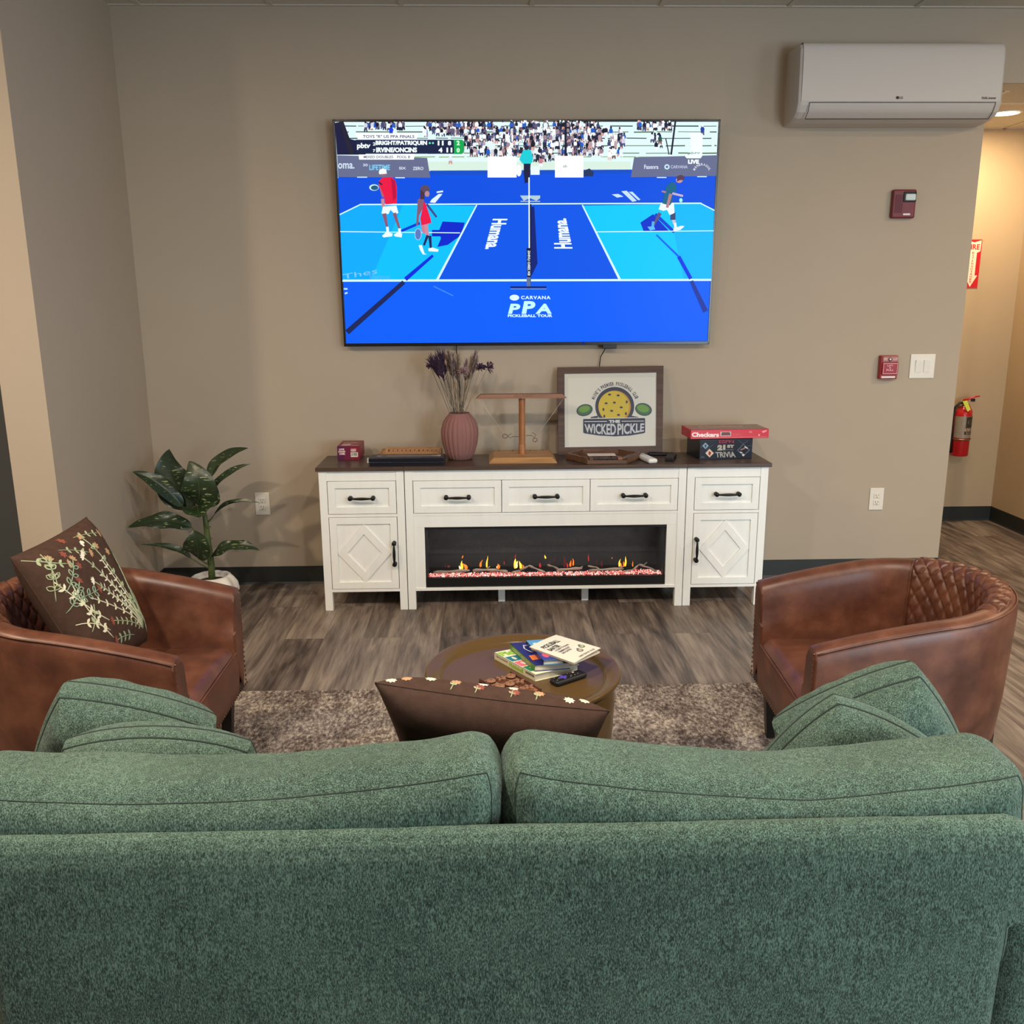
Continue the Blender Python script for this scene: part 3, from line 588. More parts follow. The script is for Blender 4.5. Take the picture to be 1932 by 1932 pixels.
T.line((802, 422), (807, 445), 9, (200, 130, 150), 6); T.line((797, 424), (800, 440), 6, (190, 120, 140), 5); T.line((807, 444), (800, 463), 5, (30, 30, 80), 4); T.line((811, 445), (813, 468), 6, (30, 30, 80), 4)
T.poly([(790, 463), (796, 462), (801, 478), (806, 480), (798, 480), (793, 472)], WH); T.poly([(808, 469), (816, 467), (828, 471), (826, 475), (809, 474)], WH)
T.poly([(797, 378), (803, 384), (808, 398), (813, 414), (814, 421), (795, 425), (793, 412), (797, 395)], RD_); T.poly([(788, 378), (793, 373), (800, 377), (797, 395), (792, 405), (787, 400)], SK2); T.ell(802, 357, 9, 7.5, (84, 70, 90)); T.ell(806, 366, 4.5, 5.5, (176, 130, 140)); T.poly([(793, 358), (801, 364), (801, 376), (793, 376)], (70, 44, 60))
T.line((1245, 402), (1233, 424), 7, (90, 80, 120), 4); T.line((1268, 404), (1272, 422), 7, (190, 190, 210), 6); T.rect(1264, 401, 1274, 415, (60, 70, 110)); T.line((1232, 418), (1231, 428), 5, (80, 170, 230)); T.poly([(1221, 428), (1233, 427), (1236, 433), (1226, 435)], (90, 180, 240)); T.line((1273, 421), (1274, 430), 5, WH); T.poly([(1270, 431), (1285, 426), (1291, 427), (1283, 434), (1270, 436)], WH)
T.poly([(1246, 385), (1271, 384), (1272, 402), (1263, 406), (1258, 396), (1251, 398), (1242, 395)], WH); T.poly([(1256, 353), (1265, 344), (1274, 346), (1276, 360), (1268, 366), (1269, 380), (1263, 388), (1249, 384), (1252, 368)], (20, 96, 130)); T.line((1265, 366), (1258, 392), 6, SK, 5); T.line((1268, 365), (1288, 370), 4, (190, 170, 190)); T.ell(1284, 378, 3.2, 4, (150, 236, 220)); T.line((1248, 361), (1256, 363), 3, SK); T.ell(1281, 340, 6.5, 5.5, (190, 140, 150)); T.poly([(1276, 333), (1284, 330), (1291, 333), (1290, 340), (1282, 340), (1277, 343)], (84, 56, 76))
# scoreboard
T.poly([(670, 252), (790, 252), (786, 263), (676, 263)], (244, 250, 250)); T.tbox('TOYS "R" US PPA FINALS', 685, 255, 782, 261, (60, 66, 96), .02)
T.poly([(671, 264), (858, 264), (858, 290.5), (674, 290.5)], NAVY); T.text('pbtv', [(674, 270), (700, 270), (698, 283), (674, 283)], W_, .04)
T.tbox('2', 704, 269, 708.5, 275, W_, .03); T.tbox('BRIGHT/PATRIQUIN', 709, 265.8, 806, 275.4, W_, .05); T.tbox('7', 704, 282, 708.5, 287.5, W_, .03); T.tbox('IRVINE/ONCINS', 710, 278.5, 787, 288, W_, .05)
for x in (811, 817): T.ell(x, 270.3, 2, 2, (110, 220, 190), 10)
T.tbox('11', 826, 265.8, 837, 274.8, W_, .05); T.tbox('8', 845, 266.3, 851.5, 274.6, W_, .05); T.tbox('4', 827.5, 279, 835, 288, W_, .05); T.tbox('11', 842.5, 279, 853.5, 288, W_, .05)
T.poly([(856, 264), (872, 264), (875.5, 268), (875.5, 286), (872, 291), (857, 291)], (14, 160, 76)); T.tbox('2', 861.5, 265.8, 867.5, 274.5, (206, 250, 214), .05); T.tbox('0', 861.5, 279.5, 867.5, 288, (206, 250, 214), .05)
T.poly([(677, 292), (783, 290.5), (781, 301.5), (678, 301.5)], (246, 250, 250)); T.tbox('MIXED DOUBLES', 686.5, 294, 742, 299, (80, 86, 116), .02); T.tbox('POOL B', 749.5, 294, 774, 299, (80, 86, 116), .02)
T.poly([(1297, 254), (1301, 251), (1322, 251), (1325, 254), (1324, 295), (1321, 299), (1295, 299), (1292, 296), (1293, 291), (1302, 291), (1302, 256), (1296, 256)], (232, 252, 250)); T.text('pbtv', [(1297, 287), (1321, 286), (1320, 292), (1297, 293)], (120, 150, 140), .02); T.tbox('LIVE', 1297.5, 301.5, 1318, 309.5, W_, .06)
tvs = mb.build('screen', r, fixn=False)
def cable(pts, label, rad=.0028, parent=None):
    mb = MB(); mb.tube(pts, rad, BLACKP, 8); return mb.build('cable', parent)
cable([onY(861, 650, -.03), onY(861, 662, -.02), onY(863, 673, -.018), onY(866, 700, -.012), onY(868, 760, -.01), onY(869, 800, -.01)], '', parent=r)
cable([onY(1143, 655, -.055), onY(1139, 663, -.035), onY(1133, 673, -.02), onY(1131, 690, -.016), onY(1130, 760, -.008), onY(1130, 820, -.008)], '', parent=r)
# ================================================================== cabinets
YF, YB, ZT = -.465, -.125, .736
def pull_handle(parent, c, length, vertical=False):
    mb = MB(); c = Vector(c); h = length/2; ax = Vector((0, 0, 1)) if vertical else Vector((1, 0, 0)); out = Vector((0, -1, 0)); sd = Vector((0, 0, 0))
    for s in (-1, 1):
        p = c+ax*s*(h-.009); mb.tube([p, p+out*.010, p+out*.022], [.011, .007, .009], BLACKM, 12); mb.ball(p+out*.024, .0105, BLACKM, 12, (1.1, .7, 1.1))
    mb.tube([c+ax*h*t+out*(.026+.004*(1-t*t)) for t in [-.82, -.6, -.4, -.2, 0, .2, .4, .6, .82]], [.0045, .005, .0062, .0072, .0076, .0072, .0062, .005, .0045], BLACKM, 10)
    return mb.build('handle', parent)
def recessed(mb, x0, x1, z0, z1, fr, y=YF, d=.009):   # frame-and-panel front
    for a in [(x0, x1, z1-fr, z1), (x0, x1, z0, z0+fr), (x0, x0+fr, z0+fr, z1-fr), (x1-fr, x1, z0+fr, z1-fr)]: mb.box(a[0], a[1], y, y+.018, a[2], a[3], WHITE, .0008, seg=1)
    mb.box(x0+fr-.001, x1-fr+.001, y+d, y+.018, z0+fr-.001, z1-fr+.001, WHITE)
def drawer(root_, x0, x1, z0, z1):
    mb = MB(); recessed(mb, x0, x1, z0, z1, .034); mb.box(x0+.01, x1-.01, YF+.018, YB-.03, z0+.01, z1-.03, WHITE); o = mb.build('drawer', root_)
    pull_handle(o, ((x0+x1)/2, YF, (z0+z1)/2), .129); return o
def legs(root_, spots, w=.038):
    for x, y, z1 in spots:
        mb = MB(); mb.box(x, x+w, y, y+.036, 0, z1, WHITE, .001, seg=1); mb.build('leg', root_)
def top(root_, x0, x1):
    mb = MB(); mb.box(x0, x1, -.477, YB+.002, .717, ZT, TOPW, .0012, seg=1); mb.build('tabletop', root_)
def side_cab(x0, x1, left, label):
    r = root('side_cabinet', ((x0+x1)/2, -.295, 0), label, 'cabinet', 'white side cabinets flanking the fireplace console')
    ft = .717
    legs(r, [(x0, YF, ft), (x1-.038, YF, ft), (x0, YB-.036, ft), (x1-.038, YB-.036, ft)])
    mb = MB(); a, b = x0+.038, x1-.038
    mb.box(a, b, YF+.004, YF+.022, .667, ft, WHITE); mb.box(a, b, YF+.002, YF+.02, .485, .499, WHITE); mb.box(a, b, YF+.001, YB-.02, .098, .112, WHITE)
    mb.box(x0+.006, x0+.02, YF+.03, YB-.03, .1, ft, WHITE); mb.box(x1-.02, x1-.006, YF+.03, YB-.03, .1, ft, WHITE); mb.box(a, b, YB-.02, YB-.008, .1, ft, WHITE)
    mb.build('carcass', r)
    top(r, x0-.012 if left else x0-.002, x1+.002 if left else x1+.012)
    drawer(r, a+.003, b-.003, .5015, .6645)
    mb = MB(); dx0, dx1, z0, z1 = a+.003, b-.003, .1145, .4825; recessed(mb, dx0, dx1, z0, z1, .034)
    cx, cz = (dx0+dx1)/2, (z0+z1)/2; hw, hh = (dx1-dx0)/2-.034, (z1-z0)/2-.034
    o_ = [(0, hh), (hw, 0), (0, -hh), (-hw, 0)]; k = .655
    for i in range(4):
        p, q = o_[i], o_[(i+1) % 4]
        mb.prism([(cx+u, YF+.002, cz+w) for u, w in (p, q, (q[0]*k, q[1]*k), (p[0]*k, p[1]*k))], (0, .009, 0), WHITE)
    dr = mb.build('door', r); hx = (dx1-.016) if left else (dx0+.016); pull_handle(dr, (hx, YF, (z0+z1)/2+.0), .125, True)
    return r
side_cab(-.828, -.413, True, 'narrow white cabinet left of the fireplace console, with diamond door and one drawer')
side_cab(.984, 1.387, False, 'narrow white cabinet right of the fireplace console, with diamond door and one drawer')
r = root('fireplace_console', (.287, -.295, 0), 'wide white console with dark top, three drawers and an electric fireplace opening', 'cabinet')
cx0, cx1 = -.409, .980
legs(r, [(cx0, YF, .717), (cx1-.038, YF, .717), (cx0, YB-.036, .717), (cx1-.038, YB-.036, .717)])
for x in (.046, .479):
    mb = MB(); mb.box(x, x+.035, -.36, -.325, 0, .1, WHITE, .001, seg=1); mb.build('leg', r)
mb = MB(); a, b = cx0+.038, cx1-.038
mb.box(a, b, YF+.004, YF+.022, .665, .717, WHITE); mb.box(a, b, YF+.003, YF+.02, .487, .499, WHITE)
mb.box(a, b, YF+.005, YF+.022, .428, .4865, WHITE); mb.box(a, -.319, YF+.005, YF+.022, .113, .4275, WHITE); mb.box(.892, b, YF+.005, YF+.022, .113, .4275, WHITE)
mb.box(a, b, YF+.001, YB-.02, .098, .113, WHITE, .001, seg=1)
mb.box(cx0+.006, cx0+.02, YF+.03, YB-.03, .1, .717, WHITE); mb.box(cx1-.02, cx1-.006, YF+.03, YB-.03, .1, .717, WHITE); mb.box(a, b, YB-.02, YB-.008, .1, .717, WHITE); mb.box(a, b, YF+.022, YB-.02, .45, .462, WHITE)
mb.build('carcass', r); top(r, cx0-.002, cx1+.002)
for x0, x1 in ((a+.003, .0645), (.0675, .502), (.505, b-.003)): drawer(r, x0, x1, .5015, .6625)
# ---------------- electric fireplace
FB = mat('firebox_black', (40, 43, 46), .6); FBD = mat('firebox_trim', (12, 12, 13), .4)
r = root('electric_fireplace', (.287, -.36, .114), 'long black electric fireplace with driftwood logs and glowing pink ember bed', 'fireplace')
fx0, fx1, fz0, fz1 = -.318, .891, .1135, .427
mb = MB()
mb.box(fx0, fx1, -.255, -.245, fz0, fz1, FB); mb.box(fx0, fx0+.008, YF+.022, -.255, fz0, fz1, FB); mb.box(fx1-.008, fx1, YF+.022, -.255, fz0, fz1, FB); mb.box(fx0, fx1, YF+.022, -.255, fz1-.008, fz1, FBD); mb.box(fx0, fx1, YF+.022, -.255, fz0, fz0+.008, FBD)
mb.box(fx0+.008, fx1-.008, -.44, -.26, fz0+.008, .160, FBD); mb.box(fx0+.001, fx1-.001, YF+.010, -.438, fz0+.001, .161, FBD); mb.box(fx0+.001, fx1-.001, YF+.010, -.438, fz1-.012, fz1-.001, FBD)
mb.build('firebox', r)
mb = MB(); mb.box(fx0+.001, fx1-.001, YF+.011, YF+.013, .161, fz1-.012, FGLASS); mb.build('glass_front', r)
lamp('fireplace_lamp', 'AREA', (.287, -.40, .412), 1.1, (1, .93, .86), (.287, -.385, .1), shape='RECTANGLE', size=1.1, size_y=.02)
rg = random.Random(3); mb = MB(); EM = [mat('ember_%s' % k, c, .3, emit=c, estr=e) for k, c, e in (('pink', (236, 130, 122), .75), ('rose', (250, 176, 166), .9), ('red', (206, 58, 54), .7), ('white', (255, 226, 216), 1.0))]
for _ in range(1900):
    x = rg.uniform(fx0+.012, fx1-.012); y = rg.uniform(-.435, -.375); z = .1605+rg.uniform(.0, .004)+.012*math.exp(-((x-.78)/.05)**2)*rg.random(); s = rg.uniform(.0022, .0042)
    dr_ = [Vector((rg.gauss(0, 1), rg.gauss(0, 1), rg.gauss(0, 1))).normalized() for _ in range(2)]; u = dr_[0]; w = u.cross(dr_[1]).normalized(); t = u.cross(w); c = Vector((x, y, z))
    vs = [c+u*s, c-u*s, c+w*s, c-w*s, c+t*s, c-t*s]; mb.add(vs, [[0, 2, 4], [2, 1, 4], [1, 3, 4], [3, 0, 4], [2, 0, 5], [1, 2, 5], [3, 1, 5], [0, 3, 5]], rg.choice(EM), False)
eb = mb.build('ember_bed', r); eb['kind'] = 'stuff'; eb['label'] = 'glowing pink crystal embers'
fl = lambda x, y, d=-.40: onY(770+x/3.788, 960+y/3.788, d)
def log(pts, rad, br=()):
    mb = MB(); P_ = [fl(*p) for p in pts]; Q = []
    for i in range(len(P_)-1):
        for k in range(4): Q.append(P_[i].lerp(P_[i+1], k/4)+Vector((0, rg.uniform(-.001, .001), rg.uniform(-.0012, .0012))))
    Q.append(P_[-1]); n = len(Q); mb.tube(Q, [rad*(.8+.25*math.sin(i*1.3)+(.0 if 0 < i < n-1 else -.15)) for i in range(n)], LOGM, 8)
    for bp, br_ in br: mb.tube([fl(*q) for q in bp], [br_, br_*.9, br_*.6][:len(bp)], LOGM, 7)
    mb.build('log', r)
log([(180, 455), (300, 448), (440, 440)], .0088); log([(462, 442), (560, 436), (640, 440), (712, 450)], .0088, [([(560, 430), (585, 412)], .003)])
log([(738, 456), (800, 440), (862, 408)], .006); log([(860, 405), (920, 430), (985, 456)], .0065)
log([(995, 402), (1040, 412), (1080, 438)], .0055); log([(1060, 440), (1150, 432), (1245, 424)], .0085, [([(1210, 430), (1248, 412)], .003)])
log([(1285, 408), (1350, 420), (1370, 440)], .005); log([(1290, 440), (1400, 434), (1540, 428)], .008, [([(1500, 430), (1540, 410)], .003)])
log([(1540, 452), (1610, 432), (1650, 400)], .0055); log([(1650, 398), (1720, 420), (1785, 452)], .0065, [([(1680, 405), (1708, 382)], .0025)])
FC = {k: mat('flame_%s' % k, c, .5, emit=c, estr=e) for k, c, e in (('yellow', (255, 206, 60), 1.1), ('orange', (250, 120, 30), 1.0), ('white', (255, 240, 190), 1.2), ('red', (176, 40, 36), .7), ('dim', (84, 24, 28), .5))}
def flame(parts):
    for (x, y, w, h, lean, c) in parts:
        mb = MB()
        b0 = fl(x, y, -.385); k = 1/3.788/392; pts = []; rr = []
        for i in range(9):
            t = i/8; pts.append(b0+Vector(((lean*t*t+5*math.sin(t*5+x)*t)*k, 0, h*t*k))); rr.append(max(.0004, w*k*.66*(math.sin(math.pi*min(1, .18+t*.82))**.8)*(1.05-t*.6)))
        mb.tube(pts, rr, FC[c], 8, flat=.35); mb.build('flame', r)
for f_ in [[(385, 432, 26, 70, 0, 'yellow'), (415, 432, 30, 46, -20, 'orange'), (372, 432, 16, 30, -6, 'white'), (388, 352, 12, 22, 3, 'orange')], [(518, 415, 20, 56, 12, 'orange'), (563, 418, 16, 90, 4, 'yellow'), (560, 415, 10, 30, 10, 'white')], [(646, 428, 30, 38, -4, 'orange'), (636, 425, 14, 20, 4, 'white')], [(686, 396, 10, 26, 6, 'red')],
    [(768, 424, 36, 78, 0, 'yellow'), (776, 420, 20, 55, 4, 'white'), (805, 426, 26, 60, -8, 'yellow'), (822, 426, 14, 30, -2, 'orange'), (765, 350, 10, 30, 2, 'red')], [(945, 418, 22, 40, -4, 'red'), (982, 356, 14, 30, -6, 'yellow')], [(1042, 380, 14, 34, 4, 'dim'), (1010, 400, 14, 30, 4, 'dim')],
    [(1118, 416, 26, 90, 0, 'dim'), (1138, 420, 16, 40, 0, 'red'), (1160, 412, 20, 50, 0, 'orange'), (1180, 405, 16, 56, -4, 'orange')], [(1290, 374, 14, 56, 0, 'red')], [(1348, 400, 12, 50, 0, 'dim'), (1385, 410, 24, 44, 0, 'dim')], [(1457, 358, 6, 14, 0, 'orange')], [(1510, 412, 22, 60, 6, 'yellow'), (1522, 414, 16, 30, 2, 'orange'), (1552, 410, 20, 80, 6, 'yellow'), (1540, 414, 16, 44, 4, 'orange')], [(1606, 412, 12, 44, -8, 'orange')], [(290, 420, 30, 20, 0, 'dim'), (268, 420, 12, 30, 0, 'dim')]]: flame(f_)
# ================================================================== things on the cabinet tops
def grid_box(corners, lift, m): pass
# card game box
CG = onZ(638, 868, ZT)
bx0, bx1, by0, by1, bz1 = -.764, -.652, -.262, -.075, .808
mb = MB(); PUR = mat('purple_red_card', (126, 26, 48), .4, var=.1, vscale=14); mb.box(bx0, bx1, by0, by1, ZT, bz1, PUR, .001, seg=1)
A = Art(mb, lambda x, y: Vector((x, by0, y)), (0, -1, 0), INK); w_ = bx1-bx0
A.rect(bx0+.001, ZT+.001, bx0+.3*w_, bz1-.001, (84, 22, 66)); A.rect(bx0+.3*w_, ZT+.001, bx0+.6*w_, bz1-.001, (108, 24, 58))
PKK = (250, 216, 206)
for i, t in enumerate(('LIVE', 'LAUGH', 'LOSE.')): A.tbox(t, bx0+.010-(.004 if i == 1 else 0), .796-i*.0115, bx0+.036+(.004 if i else 0), .787-i*.0115, PKK, .05)
for i, t in enumerate(('WORST', 'MERIT')): A.tbox(t, bx0+.068, .794-i*.0075, bx0+.097, .788-i*.0075, PKK, .05)
A.rect(bx0+.068, .776, bx0+.104, .752, (240, 232, 220)); x = bx0+.071
while x < bx0+.100: w2 = random.choice([.0006, .001, .0016]); A.rect(x, .774, x+w2, .757, (20, 16, 20)); x += w2+random.choice([.0006, .0012])
A2 = Art(mb, lambda x, y: Vector((bx1, x, y)), (1, 0, 0), INK)
for k in range(4): A2.rect(by0+.02+.035*k, .79-.004*k, by0+.036+.035*k, .755, (150, 60, 70))
A3 = Art(mb, lambda x, y: Vector((x, y, bz1)), (0, 0, 1), INK); A3.rect(bx0+.02, by0+.012, bx0+.064, by0+.07, (196, 170, 160)); A3.rect(bx0+.07, by0+.012, bx1-.008, by0+.03, (206, 150, 140)); A3.tbox('LAUGH', bx0+.02, by0+.13, bx1-.02, by0+.085, (190, 150, 146), .04)
tag(mb.build('card_game_box'), 'small purple and red card game box with barcode on the left cabinet', 'game box')
# black game box
mb = MB(); BLK = mat('black_game_card', (12, 13, 26), .35); NAVT = mat('dark_lid_card', (46, 44, 50), .35)
mb.box(-.581, -.214, -.443, -.335, ZT, .756, BLK, .002); mb.box(-.583, -.212, -.445, -.333, .757, .776, BLK, .002)
A = Art(mb, lambda x, y: Vector((x, y, .776)), (0, 0, 1), INK); A.rect(-.578, -.440, -.217, -.338, (52, 48, 52)); A.ell(-.52, -.385, .03, .022, (150, 138, 128)); A.rect(-.52, -.363, -.26, -.407, (120, 110, 104)); A.ell(-.26, -.385, .02, .022, (150, 138, 128)); A.ell(-.515, -.385, .02, .012, (52, 48, 52)); A.rect(-.250, -.36, -.233, -.41, (176, 162, 150))
mb.build('x') if False else tag(mb.build('game_box'), 'long flat black game box lying at the front edge, left of the vase', 'game box')
mb = MB(); mb.tube([(-.588, -.425, ZT+.012), (-.591, -.40, ZT+.03), (-.588, -.37, ZT+.012)], .005, mat('cream_cord', (226, 216, 196), .6), 8); tag(mb.build('cream_game_piece'), 'tiny cream piece sticking out at the left end of the flat black game box', 'game piece')
# wooden number box
r = root('wooden_number_box', (-.39, -.2, ZT), 'pale wooden number box with sloped face, behind the flat black game box', 'wooden game')
mb = MB(); mb.box(-.552, -.238, -.30, -.12, ZT, ZT+.014, BAMBOO, .002)
for a in [(-.552, -.542, -.30, -.12), (-.248, -.238, -.30, -.12), (-.552, -.238, -.30, -.292), (-.552, -.238, -.128, -.12)]: mb.box(a[0], a[1], a[2], a[3], ZT, ZT+.036, BAMBOO, .0015)
mb.build('tray', r)
mb = MB(); p = [onY(729, 845, -.19), onY(830, 845, -.19), onY(827, 857, -.23), onY(719, 857, -.23)]
mb.prism(p, (0, .008, .003), BAMBOO); nrm = (p[1]-p[0]).cross(p[3]-p[0]).normalized(); nrm = nrm if nrm.y < 0 else -nrm
A = Art(mb, lambda x, y: onP(x, y, p[0], nrm), nrm, INK)
for i in range(12):
    x = 734+i*8.1; A.text(str(i+1), [(x-1.4, 848), (x+1.4, 848), (x+1.0, 852), (x-1.8, 852)], (86, 50, 30), .03); A.line((x+3.8, 846.5), (x+3.2, 856), .35, (120, 80, 50))
A.line((728, 847), (724, 856), .5, (80, 40, 26)); mb.build('number_face', r)
# ---------------- vase and dried flowers
VX, VY = -.141, -.255
VM = mat('dusty_rose_ceramic', (140, 98, 92), .75, spec=.25, var=.05)
mb = MB(); prof = [(0, .003), (.055, 0), (.062, .004), (.076, .035), (.089, .08), (.095, .125), (.094, .155), (.084, .19), (.066, .217), (.056, .228), (.052, .236), (.049, .236), (.052, .226), (.06, .214), (.08, .18), (.089, .14), (.05, .03), (0, .02)]
def rib(a, t): return 1+(.06*(abs(math.sin(a*11))**.6)-.05)*(1 if .1 < t < .52 else (.25 if t < .62 else 0))
mb.lathe(prof, VM, 208, (VX, VY, ZT), rad=rib)
tag(mb.build('ribbed_vase'), 'dusty rose ribbed ceramic vase holding dried flowers', 'vase')
STEMT, STEMD = mat('tan_dry_stem', (150, 124, 96), .8), mat('grey_green_dry_stem', (92, 82, 68), .8, var=.2)
PURP, PURPL = mat('dark_purple_dry_bloom', (56, 36, 58), .9, var=.3, vscale=60), mat('mauve_dry_bloom', (138, 110, 112), .9, var=.3, vscale=60)
GRSM = mat('grey_mauve_plume', (124, 106, 106), .95, var=.25, vscale=80); TANL = mat('tan_dry_leaf', (142, 118, 92), .85, var=.2, vscale=40)
vz = lambda x, y, d=VY: onY(780+x/6.44, 640+y/6.44, d)
def stem_pts(x0, y0, x1, y1, d1, n=8, bow=0.):
    a = vz(x0, y0+40, VY); b = vz(x1, y1, VY+d1); return [a.lerp(b, t/n)+Vector((bow*math.sin(math.pi*t/n), 0, 0)) for t in range(n+1)]
rf = random.Random(5)
def pompon(c, rad, m1, m2, dirv, n=46, parent=None):
    mb = MB(); c = Vector(c); dirv = Vector(dirv).normalized()
    for i in range(n):
        d = (Vector((rf.gauss(0, 1), rf.gauss(0, 1), rf.gauss(0, 1))).normalized()+dirv*.55).normalized(); q = d.orthogonal().normalized(); L_ = rad*rf.uniform(.75, 1.15)
        mb.tube([c, c+d*L_*.55+q*.001, c+d*L_], [rad*.06, rad*.10, rad*.085], m1 if rf.random() < .6 else m2, 5)
    return mb.build('bloom', parent)
def dried(kind, x0, y0, x1, y1, d1, label, group, m=STEMT, bow=0., **k):
    pts = stem_pts(x0, y0, x1, y1, d1, bow=bow); r = root('dried_plume' if kind == 'grass' else 'dried_'+kind, tuple(pts[0]), label, 'dried '+('flower' if kind == 'flower' else 'grass'), group)
    mb = MB(); mb.tube(pts, .0013, m, 6); mb.build('stem', r)
    e = pts[-1]; t = (pts[-1]-pts[-2]).normalized()
    if kind == 'flower': pompon(e, k['rad'], k['a'], k['b'], t, parent=r)
    elif kind == 'thistle':
        mb = MB()
        for i in range(80):
            d = (t*1.4+Vector((rf.gauss(0, .4), rf.gauss(0, .4), rf.gauss(0, .35)))).normalized(); b0 = e-t*rf.uniform(.0, .06); mb.tube([b0, b0+d*rf.uniform(.035, .065)], [.0022, .0008], k['a'], 4)
        mb.build('bloom', r)
    else:
        mb = MB()
        for i in range(130):
            f_ = rf.random(); b0 = e-t*(.095*(1-f_)); d = (t*1.3+Vector((rf.gauss(0, .42), rf.gauss(0, .4), rf.gauss(0, .25)))*(1.1-f_*.4)).normalized(); mb.tube([b0, b0+d*rf.uniform(.018, .042)], [.0015, .0004], k['a'], 3)
        mb.build('plume', r)
dried('flower', 540, 880, 612, 400, -.03, 'pale mauve pompon dried flower standing in the middle of the vase', None, rad=.031, a=PURPL, b=PURPL)
dried('flower', 625, 880, 812, 350, -.01, 'dark purple pompon dried flower on a tan stem, behind the rightmost bloom', None, rad=.026, a=PURP, b=PURP)
dried('flower', 600, 880, 905, 345, .02, 'rightmost dried pompon flower, purple with mauve petals, leaning out of the vase', None, rad=.032, a=PURP, b=PURPL)
dried('flower', 450, 880, 205, 330, .0, 'leftmost dried flower head, small and dark purple, leaning left', None, STEMD, rad=.022, a=PURP, b=PURP)
for i, (x, y, d) in enumerate([(270, 340, 0), (330, 370, -.02), (365, 290, .02), (300, 270, .03), (235, 300, .01), (340, 240, .02)]): dried('thistle', 470+12*i, 880, x, y, d, 'feathery dark purple dried thistle in the bunch on the left of the vase', 'dark purple dried thistles', STEMD, a=PURP)
for i, (x, y, d) in enumerate([(430, 190, .04), (370, 170, .05), (480, 230, .02), (540, 240, .05), (455, 250, .0), (745, 190, .05), (700, 260, .04), (770, 240, .03), (640, 290, .05), (400, 230, .03), (510, 300, .05)]):
    dried('grass', 500+12*i, 880, x, y, d, 'grey feathery dried grass plume standing in the vase', 'grey dried grass plumes', STEMD, a=GRSM if i % 3 else TANL, bow=rf.uniform(-.004, .004))
for i, (x, y) in enumerate([(395, 300), (465, 250), (510, 560), (690, 470), (640, 560), (350, 440), (560, 470)]):
    pts = stem_pts(490+18*i, 880, x, y, -.02+.01*i); r = root('dried_leaf_stem', tuple(pts[0]), 'slender tan dried leaf stem standing in the vase', 'dried grass', 'tan dried leaf stems')
    mb = MB(); mb.tube(pts, .0012, STEMT if i % 2 else STEMD, 5); mb.build('stem', r); mb = MB(); t = (pts[-1]-pts[-2]).normalized(); e = pts[-1]
    q = Vector((t.z, 0, -t.x)); L_ = .035
    mb.grid(lambda u, v: e-t*.01+t*L_*u+q*.006*math.sin(math.pi*u)*(v-.5)*2+Vector((0, -.003*math.sin(math.pi*v), 0)), 8, 4, TANL); mb.build('leaf', r)
# ---------------- hook and ring game
r = root('ring_toss_game', (.175, -.27, ZT), 'wooden tabletop ring and hook game with a T-shaped post, beside the vase', 'game')
mb = MB(); b0 = [(.006, -.41), (.343, -.41), (.343, -.13), (.006, -.13)]; t0 = [(.030, -.385), (.319, -.385), (.319, -.155), (.030, -.155)]
mb.add([(x, y, ZT+z) for z, rg_ in ((0, b0), (.003, b0), (.026, t0)) for x, y in rg_], [[0, 1, 2, 3][::-1], [8, 9, 10, 11]]+[[k*4+i, k*4+(i+1) % 4, k*4+4+(i+1) % 4, k*4+4+i] for k in (0, 1) for i in range(4)], BAMBOO)
for x in (.06, .13, .22, .29): mb.ball((x, -.18, ZT+.028), .004, BAMBOOD, 8)
mb.build('base', r)
mb = MB(); mb.lathe([(.0175, .024), (.0175, .072), (.0168, .073), (.0165, .075), (.0165, .312)], wood('post_wood', (136, 86, 50), (176, 118, 70), .4, (14, 14, 2)), 24, (.175, -.27, ZT)); mb.build('post', r)
mb = MB(); mb.prism([(-.056, -.305, 1.046), (.399, -.305, 1.046), (.374, -.300, 1.066), (-.032, -.300, 1.066)], (0, .055, 0), BAMBOOD)
A = Art(mb, lambda x, y: Vector((x, -.305+(y-1.046)*.25, y)), (0, -1, .2), INK); A.tbox('TRIUMPH', .13, 1.063, .225, 1.051, (96, 58, 42), .0)
mb.build('crossbar', r)
STR = mat('white_string', (210, 200, 186), .8); BRS = mat('antique_brass', (84, 66, 44), .3, metal=.8)
ringc = [(.090, -.30, .852), (.240, -.30, .835)]
def ring(c, rad, parent, tilt=0., name='ring'):
    mb = MB(); mb.tube([Vector(c)+Vector((rad*math.cos(a), rad*.35*math.sin(a+tilt), rad*math.sin(a)*(.75))) for a in [2*math.pi*i/24 for i in range(24)]], .0014, BRS, 6, closed=True); mb.build(name, parent)
ring(onY(953, 823, -.3), .0125, r); ring(onY(1009.5, 830, -.3), .0115, r, 1.)
for (a, b) in (((905, 753), (951, 817)), ((1063, 752), (1012, 822))):
    mb = MB(); A_, B_ = onY(*a, -.28), onY(*b, -.3); mb.tube([A_, A_.lerp(B_, .5)+Vector((0, 0, -.004)), B_], .0006, STR, 5); mb.build('string', r)
for pts in ([(978, 824), (967, 823.5), (962, 827), (959, 822), (965, 818)], [(992, 822), (1003, 821.5), (1008, 826), (1011, 820), (1004, 816)]):
    mb = MB(); mb.tube([onY(x, y, -.285) for x, y in pts], .0013, BRS, 6); mb.build('hook', r)
